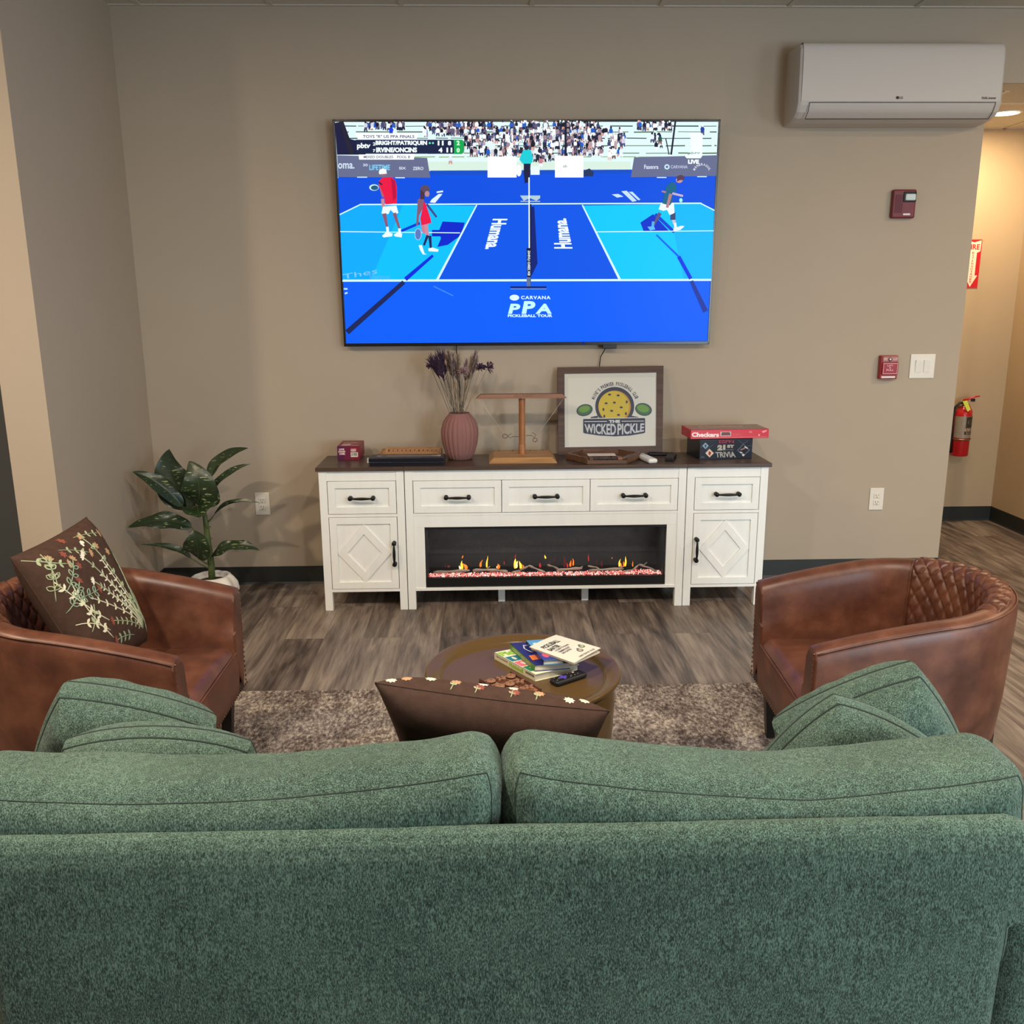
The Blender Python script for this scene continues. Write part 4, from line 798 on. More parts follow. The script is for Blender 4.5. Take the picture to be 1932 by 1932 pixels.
# ---------------- framed print
FB0, FT0 = -.178, -.035
p0 = Vector((.365, FB0, ZT)); zt = 1.228
fn = Vector((0, -(zt-ZT), -(FB0-FT0)*-1)).normalized(); fn = Vector((0, -1, (FT0-FB0)/(zt-ZT))).normalized()
fp_ = lambda x, y: onP(x, y, p0, fn)
r = root('framed_print', (.64, -.17, ZT), 'walnut framed club logo print leaning on the wall on the console', 'picture')
oc = [fp_(1052, 693), fp_(1252, 690), fp_(1250, 855.5), fp_(1053.5, 858.5)]; ic = [fp_(1065, 705), fp_(1239, 702.5), fp_(1238, 841), fp_(1065.5, 844)]
for c in oc[2:]: c.z = max(c.z, ZT+.001)
mb = MB()
for i in range(4):
    j = (i+1) % 4; mb.prism([oc[i], oc[j], ic[j], ic[i]], -fn*.022, FRAMEW)
mb.build('frame', r)
mb = MB(); mb.prism([c-fn*.006 for c in ic], -fn*.008, mat('backing_board', (60, 46, 36), .8))
P = Art(mb, fp_, fn, INK, lift=-.0055)
gx = lambda x, y: (1030+x/7.728, 670+y/7.728)
def gp(pts, c): P.poly([gx(*p) for p in pts], c)
gp([(262, 250), (1620, 240), (1612, 1330), (262, 1345)], (222, 216, 202)); gp([(325, 330), (1595, 318), (1590, 1325), (330, 1335)], (234, 226, 210))
NV = (34, 36, 66); YE = (222, 190, 44); YD = (206, 150, 50); GR1, GR2 = (112, 158, 62), (50, 104, 70); WHT = (226, 224, 214)
def ring_(cx, cy, r0, r1, a0, a1, c, n=40):
    for i in range(n):
        t0_, t1_ = R(a0+(a1-a0)*i/n), R(a0+(a1-a0)*(i+1)/n)
        P.poly([gx(cx+rr*math.cos(t), cy-rr*math.sin(t)) for rr, t in ((r0, t0_), (r1, t0_), (r1, t1_), (r0, t1_))], c, up=(i == 0))
CXb, CYb = 1005, 745
def disc(cx, cy, rad, c, n=60, cut=None):
    gp([(cx+rad*math.cos(2*math.pi*i/n), min(cy+rad*math.sin(2*math.pi*i/n), cut or 9e9)) for i in range(n)], c)
disc(CXb, CYb, 300, WHT, cut=925); disc(CXb, CYb, 284, NV, cut=925); disc(CXb, CYb+5, 236, YD, cut=925); disc(CXb-14, CYb+2, 224, YE, cut=925)
for hx, hy, rr in ((930, 572, 0), (1055, 585, 0), (1180, 680, 1), (1168, 850, 1), (852, 890, 1), (880, 700, 0), (1000, 690, 0), (1100, 760, 0), (960, 810, 0), (1060, 870, 0), (840, 790, 1)):
    P.ell(*gx(hx, hy), 3.0 if not rr else 1.9, 1.9 if not rr else 3.0, NV, 14)
# two plain green pickles beside the ball
for (x, y, w, h, ro) in ((565, 800, 108, 74, -.25), (1425, 790, 112, 80, .25)):
    P.ell(*gx(x, y), (w+12)/7.728, (h+12)/7.728, NV, 26, ro); P.ell(*gx(x, y), w/7.728, h/7.728, GR2, 26, ro); P.ell(*gx(x-6, y-14), (w-22)/7.728, (h-26)/7.728, GR1, 26, ro)
gp([(660, 900), (760, 880), (760, 925), (640, 925)], NV); gp([(1350, 900), (1240, 880), (1240, 925), (1370, 925)], NV)
lt = lambda txt, r0, a0, a1: arc(txt, *gx(1010, 760), r0/7.728, a0, a1, 54/7.728, NV, P, .03)
lt("MAINE'S", 318, 160, 130); lt('PREMIER', 318, 126, 93); lt('PICKLEBALL', 318, 88, 44); lt('CLUB', 318, 39, 22)
gp([(545, 920), (1445, 905), (1455, 915), (1455, 1130), (1440, 1142), (1230, 1180), (1000, 1192), (770, 1180), (560, 1148), (538, 1135), (536, 930)], WHT)
gp([(550, 930), (1440, 916), (1448, 925), (1448, 1126), (1430, 1137), (1225, 1172), (1000, 1184), (775, 1172), (568, 1141), (545, 1128), (543, 940)], NV)
P.line(gx(562, 968), gx(890, 966), 1.3, WHT); P.line(gx(1105, 963), gx(1432, 960), 1.3, WHT)
P.text('THE', [gx(918, 945), gx(1082, 942), gx(1082, 986), gx(918, 989)], WHT, .06)
def sag(x0, x1, dep):
    def w(u, v, t): return (t[0], t[1]+dep*(1-v)*(4*u*(1-u))*0+dep*(1-v)*((u-x0)*(x1-u)*4))
    return w
bend = lambda u0, u1: (lambda u, v, t: (t[0], t[1]+(1-v)*(4.6*(1-((u0+(u1-u0)*u)*2-1)**2))))
P.text('WICKED', [gx(562, 1003), gx(1022, 997), gx(1022, 1130), gx(572, 1122)], (206, 206, 206), .03, 1., bend(0, .53)); P.text('PICKLE', [gx(1044, 997), gx(1437, 992), gx(1430, 1112), gx(1044, 1128)], (206, 206, 206), .03, 1., bend(.55, 1))
mb.build('print', r, fixn=False)
mb = MB(); mb.prism([c-fn*.002 for c in ic], -fn*.0015, GLASS); mb.build('glass', r)
# ---------------- hexagonal tile tray
hx = [(.395, -.315), (.487, -.468), (.681, -.472), (.776, -.315), (.683, -.200), (.487, -.198)]
r = root('domino_tray', (.585, -.335, ZT), 'dark hexagonal wooden game tray in front of the framed print', 'game')
ccx, ccy = .585, -.335
mb = MB(); mb.prism([(x, y, ZT) for x, y in hx], (0, 0, .006), TRAYW); hw_ = [.018, .016, .018, .038, .044, .038]
for i in range(6):
    a, b = hx[i], hx[(i+1) % 6]; k = .93; ia = (ccx+(a[0]-ccx)*k, ccy+(a[1]-ccy)*k); ib = (ccx+(b[0]-ccx)*k, ccy+(b[1]-ccy)*k); h = .022 if i == 1 else .034
    mb.prism([(a[0], a[1], ZT), (b[0], b[1], ZT), (ib[0], ib[1], ZT), (ia[0], ia[1], ZT)], (0, 0, h), TRAYW)
mb.box(.500, .520, -.45, -.40, ZT+.006, ZT+.028, TRAYW, .001); mb.box(.640, .662, -.45, -.40, ZT+.006, ZT+.030, BAMBOOD, .001)
mb.build('tray', r)
mb = MB()
for a, b in (((.41, -.31), (.49, -.44)), ((.76, -.31), (.683, -.44))):
    d = Vector((b[0]-a[0], b[1]-a[1], 0)); n_ = Vector((-d.y, d.x, 0)).normalized()*(.05 if a[0] < .5 else -.05); mb.prism([(a[0], a[1], ZT+.03), (b[0], b[1], ZT+.02), (b[0]+n_.x, b[1]+n_.y, ZT+.008), (a[0]+n_.x, a[1]+n_.y, ZT+.016)], (0, 0, .004), TRAYW)
mb.build('card_rack', r)
for i in range(12):
    mb = MB(); mb.box(.524+i*.0095, .531+i*.0095, -.448, -.405, ZT+.0065, ZT+.025, mat('black_tile', (40, 30, 26), .35), .001, seg=1); tag(mb.build('game_tile'), 'small black tile standing in the row at the front of the hexagonal tray', 'game piece', 'black tiles in the hexagonal tray')
mb = MB(); mb.box(.500, .640, -.385, -.32, ZT+.030, ZT+.0315, mat('cream_card', (222, 206, 186), .6), M=Matrix.Translation((0, 0, 0))); mb.box(.503, .520, -.38, -.33, ZT+.0065, ZT+.030, TRAYW); mb.box(.62, .637, -.38, -.33, ZT+.0065, ZT+.030, TRAYW)
tag(mb.build('score_card'), 'cream card lying in the middle of the hexagonal tray', 'card')
# ---------------- remotes on the console
def rod(p, q, wd, h, m, name, bev=.006):
    p, q = Vector(p), Vector(q); d = (q-p); L_ = d.length; a = math.atan2(d.y, d.x); mb = MB(); M_ = Matrix.Translation((p+q)/2) @ Matrix.Rotation(a, 4, 'Z'); mb.box(-L_/2, L_/2, -wd/2, wd/2, 0, h, m, bev, M=M_, seg=3); return mb, M_
WR = mat('white_remote_plastic', (226, 226, 218), .3)
mb, M_ = rod((.775, -.27, ZT), (.815, -.455, ZT), .050, .024, WR, '', .011)
A = Art(mb, lambda x, y: M_ @ Vector((x, y, .024)), (0, 0, 1), INK); A.rect(-.08, -.014, -.03, .014, (170, 176, 168))
for k in range(3): A.ell(-.01+.02*k, 0, .005, .005, (190, 190, 184))
tag(mb.build('air_conditioner_remote'), 'small white remote control lying on the console by the picture frame', 'remote control')
mb, M_ = rod((.835, -.205, ZT), (.962, -.225, ZT), .040, .015, BLACKP, ''); tag(mb.build('remote_control'), 'black remote lying lengthwise behind the short black one on the console', 'remote control')
mb, M_ = rod((.905, -.395, ZT), (.945, -.275, ZT), .044, .020, BLACKP, '', .004); tag(mb.build('remote_control'), 'short black remote at the right end of the console, before the other black one', 'remote control')
# ---------------- stacked game boxes
GL = mat('black_glossy_card', (10, 16, 32), .25); q0 = Vector((1.064, -.362, ZT)); ang = R(6)
r_ = None
TMx = Matrix.Translation(q0) @ Matrix.Rotation(ang, 4, 'Z')
mb = MB(); mb.box(0, .276, 0, .20, 0, .104, GL, .0012, M=TMx, seg=1)
tn = (TMx.to_3x3() @ Vector((0, -1, 0))); A = Art(mb, lambda x, y: onP(1270+x/10.17, 790+y/10.17, q0, tn), tn, INKG)
A.rect(500, 402, 1505, 415, (40, 44, 60))
SV = (170, 160, 150)
A.tbox('ESPN', 880, 418, 1165, 470, (196, 40, 66), .03, 1., -6); A.line((872, 444), (1160, 440), 7, (12, 18, 34))
A.text('21', [(850, 505), (1005, 495), (1000, 605), (845, 610)], (176, 168, 156), .09); A.tbox('ST', 1035, 500, 1170, 560, (176, 168, 156), .07); A.tbox('CENTURY', 960, 585, 1170, 605, (110, 106, 100), .04)
A.text('TRIVIA', [(808, 640), (1180, 630), (1205, 740), (820, 742)], (170, 164, 156), .03)
for cx_, cy_, s_, c1, c2 in ((620, 520, 62, (150, 170, 190), (40, 60, 100)), (698, 660, 82, (226, 200, 176), (150, 50, 40))):
    A.poly([(cx_, cy_-s_), (cx_+s_, cy_), (cx_, cy_+s_), (cx_-s_, cy_)], c1); A.poly([(cx_-s_*.15, cy_-s_*.5), (cx_+s_*.4, cy_-s_*.2), (cx_+s_*.1, cy_+s_*.7), (cx_-s_*.3, cy_+s_*.2)], c2)
A.poly([(1345, 480), (1475, 600), (1350, 720), (1225, 605)], (90, 96, 116)); A.poly([(1345, 500), (1450, 600), (1350, 700), (1250, 605)], (24, 24, 36)); A.ell(1345, 695, 24, 24, (220, 200, 190)); A.line((1290, 600), (1380, 560), 26, (150, 110, 110)); A.line((1370, 535), (1430, 570), 20, (220, 220, 216)); A.line((1280, 640), (1330, 655), 20, (210, 210, 206))
for a, b in (((1260, 420), (1350, 480)), ((1430, 420), (1350, 480)), ((760, 500), (640, 600)), ((520, 545), (620, 520)), ((1400, 525), (1510, 518))): A.line(a, b, 5, (100, 112, 134))
A.tbox('RTC', 535, 725, 600, 750, (120, 120, 120), .03)
tag(mb.build('trivia_game_box'), 'dark blue-black trivia game box under the red checkers box', 'game box')
q1 = Vector((1.018, -.352, ZT+.1045)); TM1 = Matrix.Translation(q1) @ Matrix.Rotation(R(2.5), 4, 'Z')
RC = mat('red_glossy_card', (206, 26, 48), .3, var=.05); mb = MB(); mb.box(0, .400, 0, .185, 0, .045, RC, .001, M=TM1, seg=1)
tn = (TM1.to_3x3() @ Vector((0, -1, 0))); A = Art(mb, lambda x, y: onP(1270+x/10.17, 790+y/10.17, q1, tn), tn, INKG)
WC = (250, 226, 220); A.tbox('Checkers', 357, 262, 880, 350, WC, .05, 1., 2); A.poly([(905, 250), (1112, 246), (1112, 335), (905, 338)], (200, 190, 180)); A.poly([(935, 258), (1085, 255), (1105, 320), (918, 324)], (70, 60, 60)); A.poly([(945, 265), (1075, 262), (1092, 316), (930, 320)], (110, 40, 40))
A.tbox('CE', 1455, 238, 1510, 268, (240, 170, 170), .02); A.ell(1650, 312, 20, 20, (240, 160, 160)); A.poly([(1700, 238), (1790, 215), (1800, 240), (1720, 275)], (240, 150, 160))
for k in range(4): A.line((1140, 285+14*k), (1270+60*(k % 2), 283+14*k), 3, (230, 110, 120))
A.line((560, 372), (1800, 345), 4, (246, 180, 170))
AT = Art(mb, lambda x, y: TM1 @ Vector((x, y, .045)), (0, 0, 1), INKG)
AT.rect(.004, .004, .396, .181, (150, 60, 56)); AT.rect(.05, .01, .39, .175, (112, 84, 66)); AT.tbox('Checkers', .07, .15, .30, .08, (190, 120, 110), .03)
AL = Art(mb, lambda x, y: TM1 @ Vector((0, x, y)), (TM1.to_3x3() @ Vector((-1, 0, 0))), INKG); AL.tbox('Checkers', .16, .034, .05, .014, (214, 90, 96), .03)
tag(mb.build('checkers_box'), 'flat red checkers game box lying on top of the trivia box', 'game box')
# ================================================================== rug
mb = MB(); RX0, RX1, RY0, RY1 = -1.16, 1.24, -3.20, -1.44
rr_ = random.Random(9); NXr, NYr = 150, 110
mb.grid(lambda u, v: (RX0+(RX1-RX0)*u, RY0+(RY1-RY0)*v, .009+.0035*noise.noise(Vector((u*60, v*40, 0)))), NXr, NYr, RUG)
mb.box(RX0, RX1, RY0, RY1, .0005, .007, RUG, .002)
tag(mb.build('area_rug', fixn=False), 'mottled brown and cream area rug under the coffee table and armchairs', 'rug')
# ================================================================== armchairs
def armchair(loc, rz, label):
    r = root('tub_armchair', loc, label, 'armchair', 'cognac leather tub armchairs', rz)
    XF, HW, XC = .34, .332, .0; AX = .312        # straight arms from XF to XC, then a half ellipse to -AX
    Ls = XF-XC; 
    def path(s):       # s 0..1 along outer U, returns x, y, nx, ny (inward normal)
        n = .24
        if s < n: return (XF-(XF-XC)*s/n, -HW, 0, 1)
        if s > 1-n: return (XF-(XF-XC)*(1-s)/n, HW, 0, -1)
        t = (s-n)/(1-2*n)*math.pi; x = XC-AX*math.sin(t); y = -HW*math.cos(t); g = Vector((math.sin(t)/AX, math.cos(t)/HW)).normalized()
        return (x, y, g.x, g.y)
    def ztop(s): q = abs(s-.5)*2; return .598+.104*math.cos(q*math.pi/2)**.9
    def zbot(s): q = abs(s-.5)*2; return .255-.045*max(0, 1-q/.6)
    def prof(s, j):   # outer bottom -> top -> inner bottom
        zt = ztop(s); P_ = [(.034, zbot(s)), (.024, zbot(s)+.035), (.010, .40), (.0, zt-.05), (.001, zt-.022), (.006, zt-.009), (.016, zt-.002), (.035, zt+.002), (.055, zt), (.070, zt-.010), (.079, zt-.028), (.084, zt-.06), (.092, zt-.13), (.102, .46), (.106, .38)]
        return P_[j]
    NP = 15
    def pt(s, j, off=0.):
        x, y, nx, ny = path(s); d, z = prof(s, j); return Vector((x+nx*(d+off), y+ny*(d+off), z))
    NS = 96; mb = MB(); rings = [[pt(i/NS, j) for j in range(NP)] for i in range(NS+1)]
    vs = [p for q in rings for p in q]; fs = [[i*NP+j, (i+1)*NP+j, (i+1)*NP+j+1, i*NP+j+1] for i in range(NS) for j in range(NP-1)]
    mb.add(vs, fs, LEATHER, True)
    for i, sx in ((0, 1), (NS, -1)):   # padded arm fronts
        c = sum(rings[i], Vector())/NP; inner = [c+(p-c)*.86+Vector((.007, 0, 0)) for p in rings[i]]; mid = [p+Vector((.004, 0, 0)) for p in [c+(q-c)*.97 for q in rings[i]]]
        mb.add(rings[i]+mid+inner, [[a*NP+j, a*NP+(j+1) % NP, (a+1)*NP+(j+1) % NP, (a+1)*NP+j] for a in (0, 1) for j in range(NP)]+[[2*NP+j for j in range(NP)]], LEATHER, False)
    mb.build('shell', r, world=False)
    # quilted back: stitched diamonds over the inner back and the top, up to the outer welt
    s0, s1 = .335, .665; mb = MB(); NU, NV = 200, 90
    jl = [6, 7, 8, 9, 10, 11, 12, 13, 14]
    def qf(u, v):
        s = s0+(s1-s0)*u; f = v*(len(jl)-1); k = min(len(jl)-2, int(f)); t = f-k
        p = pt(s, jl[k], 0).lerp(pt(s, jl[k+1], 0), t); a = pt(s, jl[k], 0); b = pt(s, jl[k+1], 0); x, y, nx, ny = path(s)
        dn = (b-a); n_ = Vector((nx, ny, 0)); tang = Vector((-ny, nx, 0)); nn = dn.cross(tang).normalized(); nn = nn if nn.dot(n_)+nn.z > 0 else -nn
        arc_ = u*.62; hgt = sum((pt(s, jl[i])-pt(s, jl[i+1])).length for i in range(k))+t*dn.length
        A_, B_ = arc_/.056+hgt/.062, arc_/.056-hgt/.062; da, db = abs(A_-round(A_)), abs(B_-round(B_)); d = min(da, db)
        edge = min(1, min(u, 1-u)/.02, (1-v)/.02, v/.03+.2); return p+nn*((.0015+.0075*(1-math.exp(-d*9)))*max(.1, edge))
    mb.grid(qf, NU, NV, LEATHER); mb.build('quilted_back', r, world=False)
    mb = MB(); mb.tube([pt(i/80, 5, -.002)+Vector((0, 0, .001)) for i in range(81)], .0028, LEATHER, 6)
    for s_ in (s0, s1): mb.tube([pt(s_, j, .003) for j in range(6, 15)], .0022, LEATHER, 6)
    mb.build('welt', r, world=False)
    # seat
    mb = MB(); hw = HW-.098
    def sw(x): 
        if x > XC: return hw
        q = (XC-x)/(AX-.1); return hw*math.sqrt(max(0, 1-q*q))
    def seat(u, v):
        x = XF-.002-(XF-.002+(AX-.102))*u; w = sw(x); y = w*(2*v-1); cr = .018*(1-(2*v-1)**2)*math.sin(math.pi*min(1, u*.9+.1)); ed = .026*max(0, 1-u/.05)**2+.010*max(0, (abs(2*v-1)-.9)/.1)**2
        return (x+.004, y, .425+cr-ed)
    mb.grid(seat, 40, 30, LEATHER)
    mb.grid(lambda u, v: (XF+.004+.006*math.sin(math.pi*v), hw*(2*u-1), .40-.145*v), 20, 8, LEATHER)
    mb.box(XF-.1, XF+.002, -hw-.0, hw+.0, .258, .40, LEATHER, .002)
    mb.tube([(XF+.006, -hw+.0+2*hw*t/20, .400) for t in range(21)], .003, LEATHER, 6)
    mb.build('seat', r, world=False)
    mb = MB(); b = bmesh.new(); outl = [path(i/NS) for i in range(NS+1)]
    mb.prism([(x+nx*.02, y+ny*.02, .245) for x, y, nx, ny in outl[::3]], (0, 0, .03), LEGB); mb.build('underframe', r, world=False)
    mb = MB()
    for sy in (-1, 1):
        for k in range(20): mb.ball((XF+.006, sy*(HW-.014), .268+k*.0168), .0042, NAIL, 8, (.6, 1, 1))
    for k in range(36): mb.ball((XF+.010, -HW+.02+k*(2*HW-.04)/35, .262), .0042, NAIL, 8, (.6, 1, 1))
    for k in range(1, 80): p = pt(k/80, 0, -.010); p.z += .009; mb.ball(p, .0042, NAIL, 8)
    mb.build('nailhead_trim', r, world=False)
    for sx, sy, k in ((1, -1, 0), (1, 1, 0), (-1, -1, 1), (-1, 1, 1)):
        mb = MB(); x, y = (.285 if sx > 0 else -.19), sy*(.295 if sx > 0 else .19); t = .022; o = -.02; zb = 0.013-loc[2]
        mb.add([(x-t, y-t, .25), (x+t, y-t, .25), (x+t, y+t, .25), (x-t, y+t, .25)]+[(x+o+a*.014, y+sy*.035*(1-k)+b*.014, zb) for a, b in ((-1, -1), (1, -1), (1, 1), (-1, 1))], [[0, 1, 2, 3], [4, 5, 6, 7]]+[[i, (i+1) % 4, 4+(i+1) % 4, 4+i] for i in range(4)], LEGB)
        mb.build('leg', r, world=False)
    return r
armchair((-1.182, -2.236, 0), 0, 'brown leather tub armchair holding the embroidered square pillow')
armchair((1.238, -2.248, 0), math.pi-.048, 'brown leather tub armchair with empty seat and diamond-quilted back in view')
# ================================================================== soft things
def softbox(mb, c, half, rad, m, n=(36, 12, 24), bulge=(0, 0, 0), amp=.004, fq=5., M=None, seed=0., sag=None):
    half = Vector(half); c = Vector(c)
    def surf(P_):
        P_ = Vector(P_); q = Vector([max(-(half[i]-rad), min(half[i]-rad, P_[i])) for i in range(3)]); d = P_-q; d = d.normalized() if d.length > 1e-9 else Vector((0, 0, 0)); o = q+d*rad
        u = [P_[i]/half[i] for i in range(3)]
        for i in range(3):
            j, k = (i+1) % 3, (i+2) % 3; o[i] += bulge[i]*(1 if d[i] > 0 else -1)*abs(d[i])*(1-u[j]**2)*(1-u[k]**2)
        w = noise.noise(o*fq+Vector((seed, seed*2, 0)))*amp+noise.noise(o*fq*2.7+Vector((0, seed, 3)))*amp*.45; o = o+d*w
        if sag: o = o+Vector(sag(u))
        return (M @ o if M is not None else o)+c
    b = bmesh.new(); faces = {}
    def face(ax, sgn):
        j, k = (ax+1) % 3, (ax+2) % 3; nj, nk = n[j], n[k]
        def warp(t): return math.sin((t-.5)*math.pi)*.35+(t-.5)*2*.65
        def fn(u, v): p = [0, 0, 0]; p[ax] = sgn*half[ax]; p[j] = half[j]*warp(u); p[k] = half[k]*warp(v); return surf(p)
        vs = [b.verts.new(fn(i/nj, q/nk)) for i in range(nj+1) for q in range(nk+1)]
        for i in range(nj):
            for q in range(nk): b.faces.new([vs[i*(nk+1)+q], vs[(i+1)*(nk+1)+q], vs[(i+1)*(nk+1)+q+1], vs[i*(nk+1)+q+1]])
    for ax in range(3):
        for s_ in (-1, 1): face(ax, s_)
    bmesh.ops.remove_doubles(b, verts=b.verts[:], dist=.0004)
    mb.bm(b, m, True); return surf
def seam_loop(mb, surf, half, ax, sgn, ins, m, rad=.0016, n=40, sides=(0, 1, 2, 3)):
    j, k = (ax+1) % 3, (ax+2) % 3; a, b = half[j]-ins, half[k]-ins; cs = [(-a, -b), (a, -b), (a, b), (-a, b)]
    for q in sides:
        p0_, p1_ = cs[q], cs[(q+1) % 4]; pts = []
        for i in range(n+1):
            p = [0, 0, 0]; p[ax] = sgn*half[ax]; p[j] = p0_[0]+(p1_[0]-p0_[0])*i/n; p[k] = p0_[1]+(p1_[1]-p0_[1])*i/n; pts.append(surf(p))
        mb.tube(pts, rad, m, 6)
# ---------------- sofa
SX0, SX1, SM = -.728, .760, .016
r = root('sofa', (SM, -3.3, 0), 'long green chenille two-cushion sofa seen from behind, in the foreground', 'sofa')
mb = MB(); YR = -3.70
def frame_pt(u, v):     # u across, v round the section: rear bottom -> top -> front bottom
    t = abs(u*2-1); sg_ = 1 if u > .5 else -1
    secs = [(YR+.012, .10), (YR+.004, .25), (YR, .45), (YR-.002, .62), (YR, .72), (YR+.003, .765), (YR+.009, .785), (YR+.018, .797), (YR+.030, .801), (YR+.040, .797), (YR+.046, .78), (YR+.048, .74), (YR+.048, .5), (YR+.048, .12)]
    f = v*(len(secs)-1); k = min(len(secs)-2, int(f)); y = secs[k][0]+(secs[k+1][0]-secs[k][0])*(f-k); z = secs[k][1]+(secs[k+1][1]-secs[k][1])*(f-k)
    e = max(0., min(1., (z-.655)/.11)); e = e*e*(3-2*e); xw = .738+.006*(z-.4)+.17*e
    x = t*xw; drop = max(0, x-.735); 
    if z > .6: z = z-(z-.6)/.2*min(.13, drop*.62)
    rd = max(0, (x-(xw-.03))/.03); y = y+.02*rd**2.5*(1 if v < .5 else -1)*(1)
    y += .004*noise.noise(Vector((x*sg_*2.2, z*2.5, .3)))+.0012*noise.noise(Vector((x*sg_*11, z*9, .7)))
    return (SM+sg_*x, y, z)
us = [0]; NF = 120
mb.grid(frame_pt, NF, 65, GREEN)
for s_ in (0, NF):
    mb.add([frame_pt(s_/NF, j/65) for j in range(66)], [list(range(66))], GREEN, False)
mb.build('back_frame', r)
CH = (.386, .086, .200)
for k, cx in enumerate((SM-.408, SM+.392)):
    CH = ((.409, .086, .200), (.392, .086, .200))[k]; mb = MB(); tilt = Matrix.Rotation(R(-1), 3, 'X')
    sgf = (lambda u: (0, 0, (-.032*(1-u[0]**2)+.010*u[0])*max(0, u[2]))) if k == 0 else (lambda u: (0, 0, (-.040*(1-u[0]**2)-.010*u[0])*max(0, u[2])-.006*max(0, 1-abs(u[0]-.15)*3)*max(0, u[2])))
    sf = softbox(mb, (cx, -3.576, .678), CH, .058, GREEN, (64, 18, 34), (0.004, .012, .006), .008, 4.5, tilt, seed=k*7+1., sag=sgf)
    o = mb.build('back_cushion', r); mb = MB(); seam_loop(mb, sf, CH, 1, -1, .001, SEAM, .0011); so = mb.build('seam', o)
for sg_ in (-1, 1):
    mb = MB(); softbox(mb, (SM+sg_*.860, -3.22, .335), (.086, .40, .255), .06, GREEN, (12, 40, 24), (.01, 0, .008), .004, 4, seed=3+sg_); mb.build('arm', r)
    mb = MB(); softbox(mb, (SM+sg_*.373, -3.14, .385), (.371, .30, .075), .05, GREEN, (40, 30, 10), (0, .01, .02), .004, 4, seed=5+sg_); mb.build('seat_cushion', r)
mb = MB(); mb.box(SM-.86, SM+.86, -3.60, -2.83, .10, .30, GREEN, .02); mb.build('base', r)
for x in (-.82, .82):
    for y in (-3.62, -2.88):
        mb = MB(); zf = .012 if y > -3.2 else 0; mb.lathe([(0, zf), (.018, zf), (.026, .11), (0, .11)], LEGB, 16, (SM+x, y, 0)); mb.build('foot', r)
# ---------------- pillows
def pillow(mb, c00, c10, c11, c01, th, m, n=36, pinch=.04, seed=0., amp=.004, fq=6., gus=0., lum=.55, rnd=0.):
    c00, c10, c11, c01 = map(Vector, (c00, c10, c11, c01)); nn = (c10-c00).cross(c01-c00).normalized(); ctr = (c00+c10+c11+c01)/4
    def f(u, v, side, lift=0.):
        a, b = 2*u-1, 2*v-1
        a2, b2 = a*(1-pinch*(1-b*b))*math.sqrt(1-rnd*b*b), b*(1-pinch*(1-a*a))*math.sqrt(1-rnd*a*a); uu, vv = (a2+1)/2, (b2+1)/2
        p = c00*(1-uu)*(1-vv)+c10*uu*(1-vv)+c11*uu*vv+c01*(1-uu)*vv
        h = max(0, (1-a**4))**lum*max(0, (1-b**4))**lum
        w = amp*noise.noise(p*fq+Vector((seed, 0, 0)))*h+amp*.5*noise.noise(p*fq*3+Vector((0, seed, 0)))*h
        return p+nn*side*(th/2*h+w+gus/2+lift)
    for side in (1, -1): mb.grid(lambda u, v: f((1-math.cos(u*math.pi))/2, (1-math.cos(v*math.pi))/2, side), n, n, m)
    if gus:
        loop = [(t, 0) for t in range(n)]+[(n, t) for t in range(n)]+[(n-t, n) for t in range(n)]+[(0, n-t) for t in range(n)]; cc = lambda q: (1-math.cos(q/n*math.pi))/2
        N_ = len(loop); vs = []
        for a, b in loop:
            p, q = f(cc(a), cc(b), 1), f(cc(a), cc(b), -1); mdd = (p+q)/2; out = (mdd-ctr).normalized()*gus*.16; vs += [p, p.lerp(q, .25)+out*.8, p.lerp(q, .5)+out, p.lerp(q, .75)+out*.8, q]
        mb.add(vs, [[i*5+k, ((i+1) % N_)*5+k, ((i+1) % N_)*5+k+1, i*5+k+1] for i in range(N_) for k in range(4)], m, True)
    return f, nn
def rim(f, side, cnt=120, lift=.0):
    pts = []
    for i in range(4*cnt//4*1):
        t = i/(cnt)*4; k = int(t); q = t-k; u, v = [(q, 0), (1, q), (1-q, 1), (0, 1-q)][k % 4]; pts.append(f((1-math.cos(u*math.pi))/2 if k % 2 == 0 else u, (1-math.cos(v*math.pi))/2 if k % 2 else v, side, lift))
    return pts
def square_pillow(label, ctr, size, right, upv, th, gus, m, group=None, seed=0., rnd=.26, name='throw_pillow'):
    ctr = Vector(ctr); a = Vector(right).normalized(); b = Vector(upv); b = (b-a*b.dot(a)).normalized(); h = size/2
    c = [ctr-a*h-b*h, ctr+a*h-b*h, ctr+a*h+b*h, ctr-a*h+b*h]; r = root(name, tuple(ctr), label, 'pillow', group)
    mb = MB(); f, nn = pillow(mb, *c, th, m, 34, .02, seed, .022, 9., gus, .42, rnd); mb.build('cover', r)
    mb = MB()
    for s_ in (1, -1): mb.tube(rim(f, s_), .0022, SEAM if m != GREENP else SEAM, 6, closed=True)
    mb.build('piping', r); return r
GP = 'green chenille pillows on the sofa'
square_pillow('green pillow at the left end of the sofa, leaning behind the lower rounded one', (-.705, -3.225, .672), .30, (.92, .20, -.36), (.36, -.14, .9), .12, .05, GREENP, GP, 1., .20)
square_pillow('lower green pillow at the left end of the sofa, in front of the taller one', (-.575, -3.385, .648), .355, (1, .06, -.07), (.06, -.10, 1), .11, .035, GREENP, GP, 2., .30)
square_pillow('green pillow at the right end of the sofa with its corner standing tallest', (.745, -3.225, .668), .31, (.86, -.18, .50), (-.48, -.14, .88), .12, .05, GREENP, GP, 3., .20)
square_pillow('lower green pillow at the right end of the sofa, in front of the taller one', (.640, -3.385, .652), .35, (.84, -.06, -.54), (.52, -.10, .84), .11, .035, GREENP, GP, 4., .30)
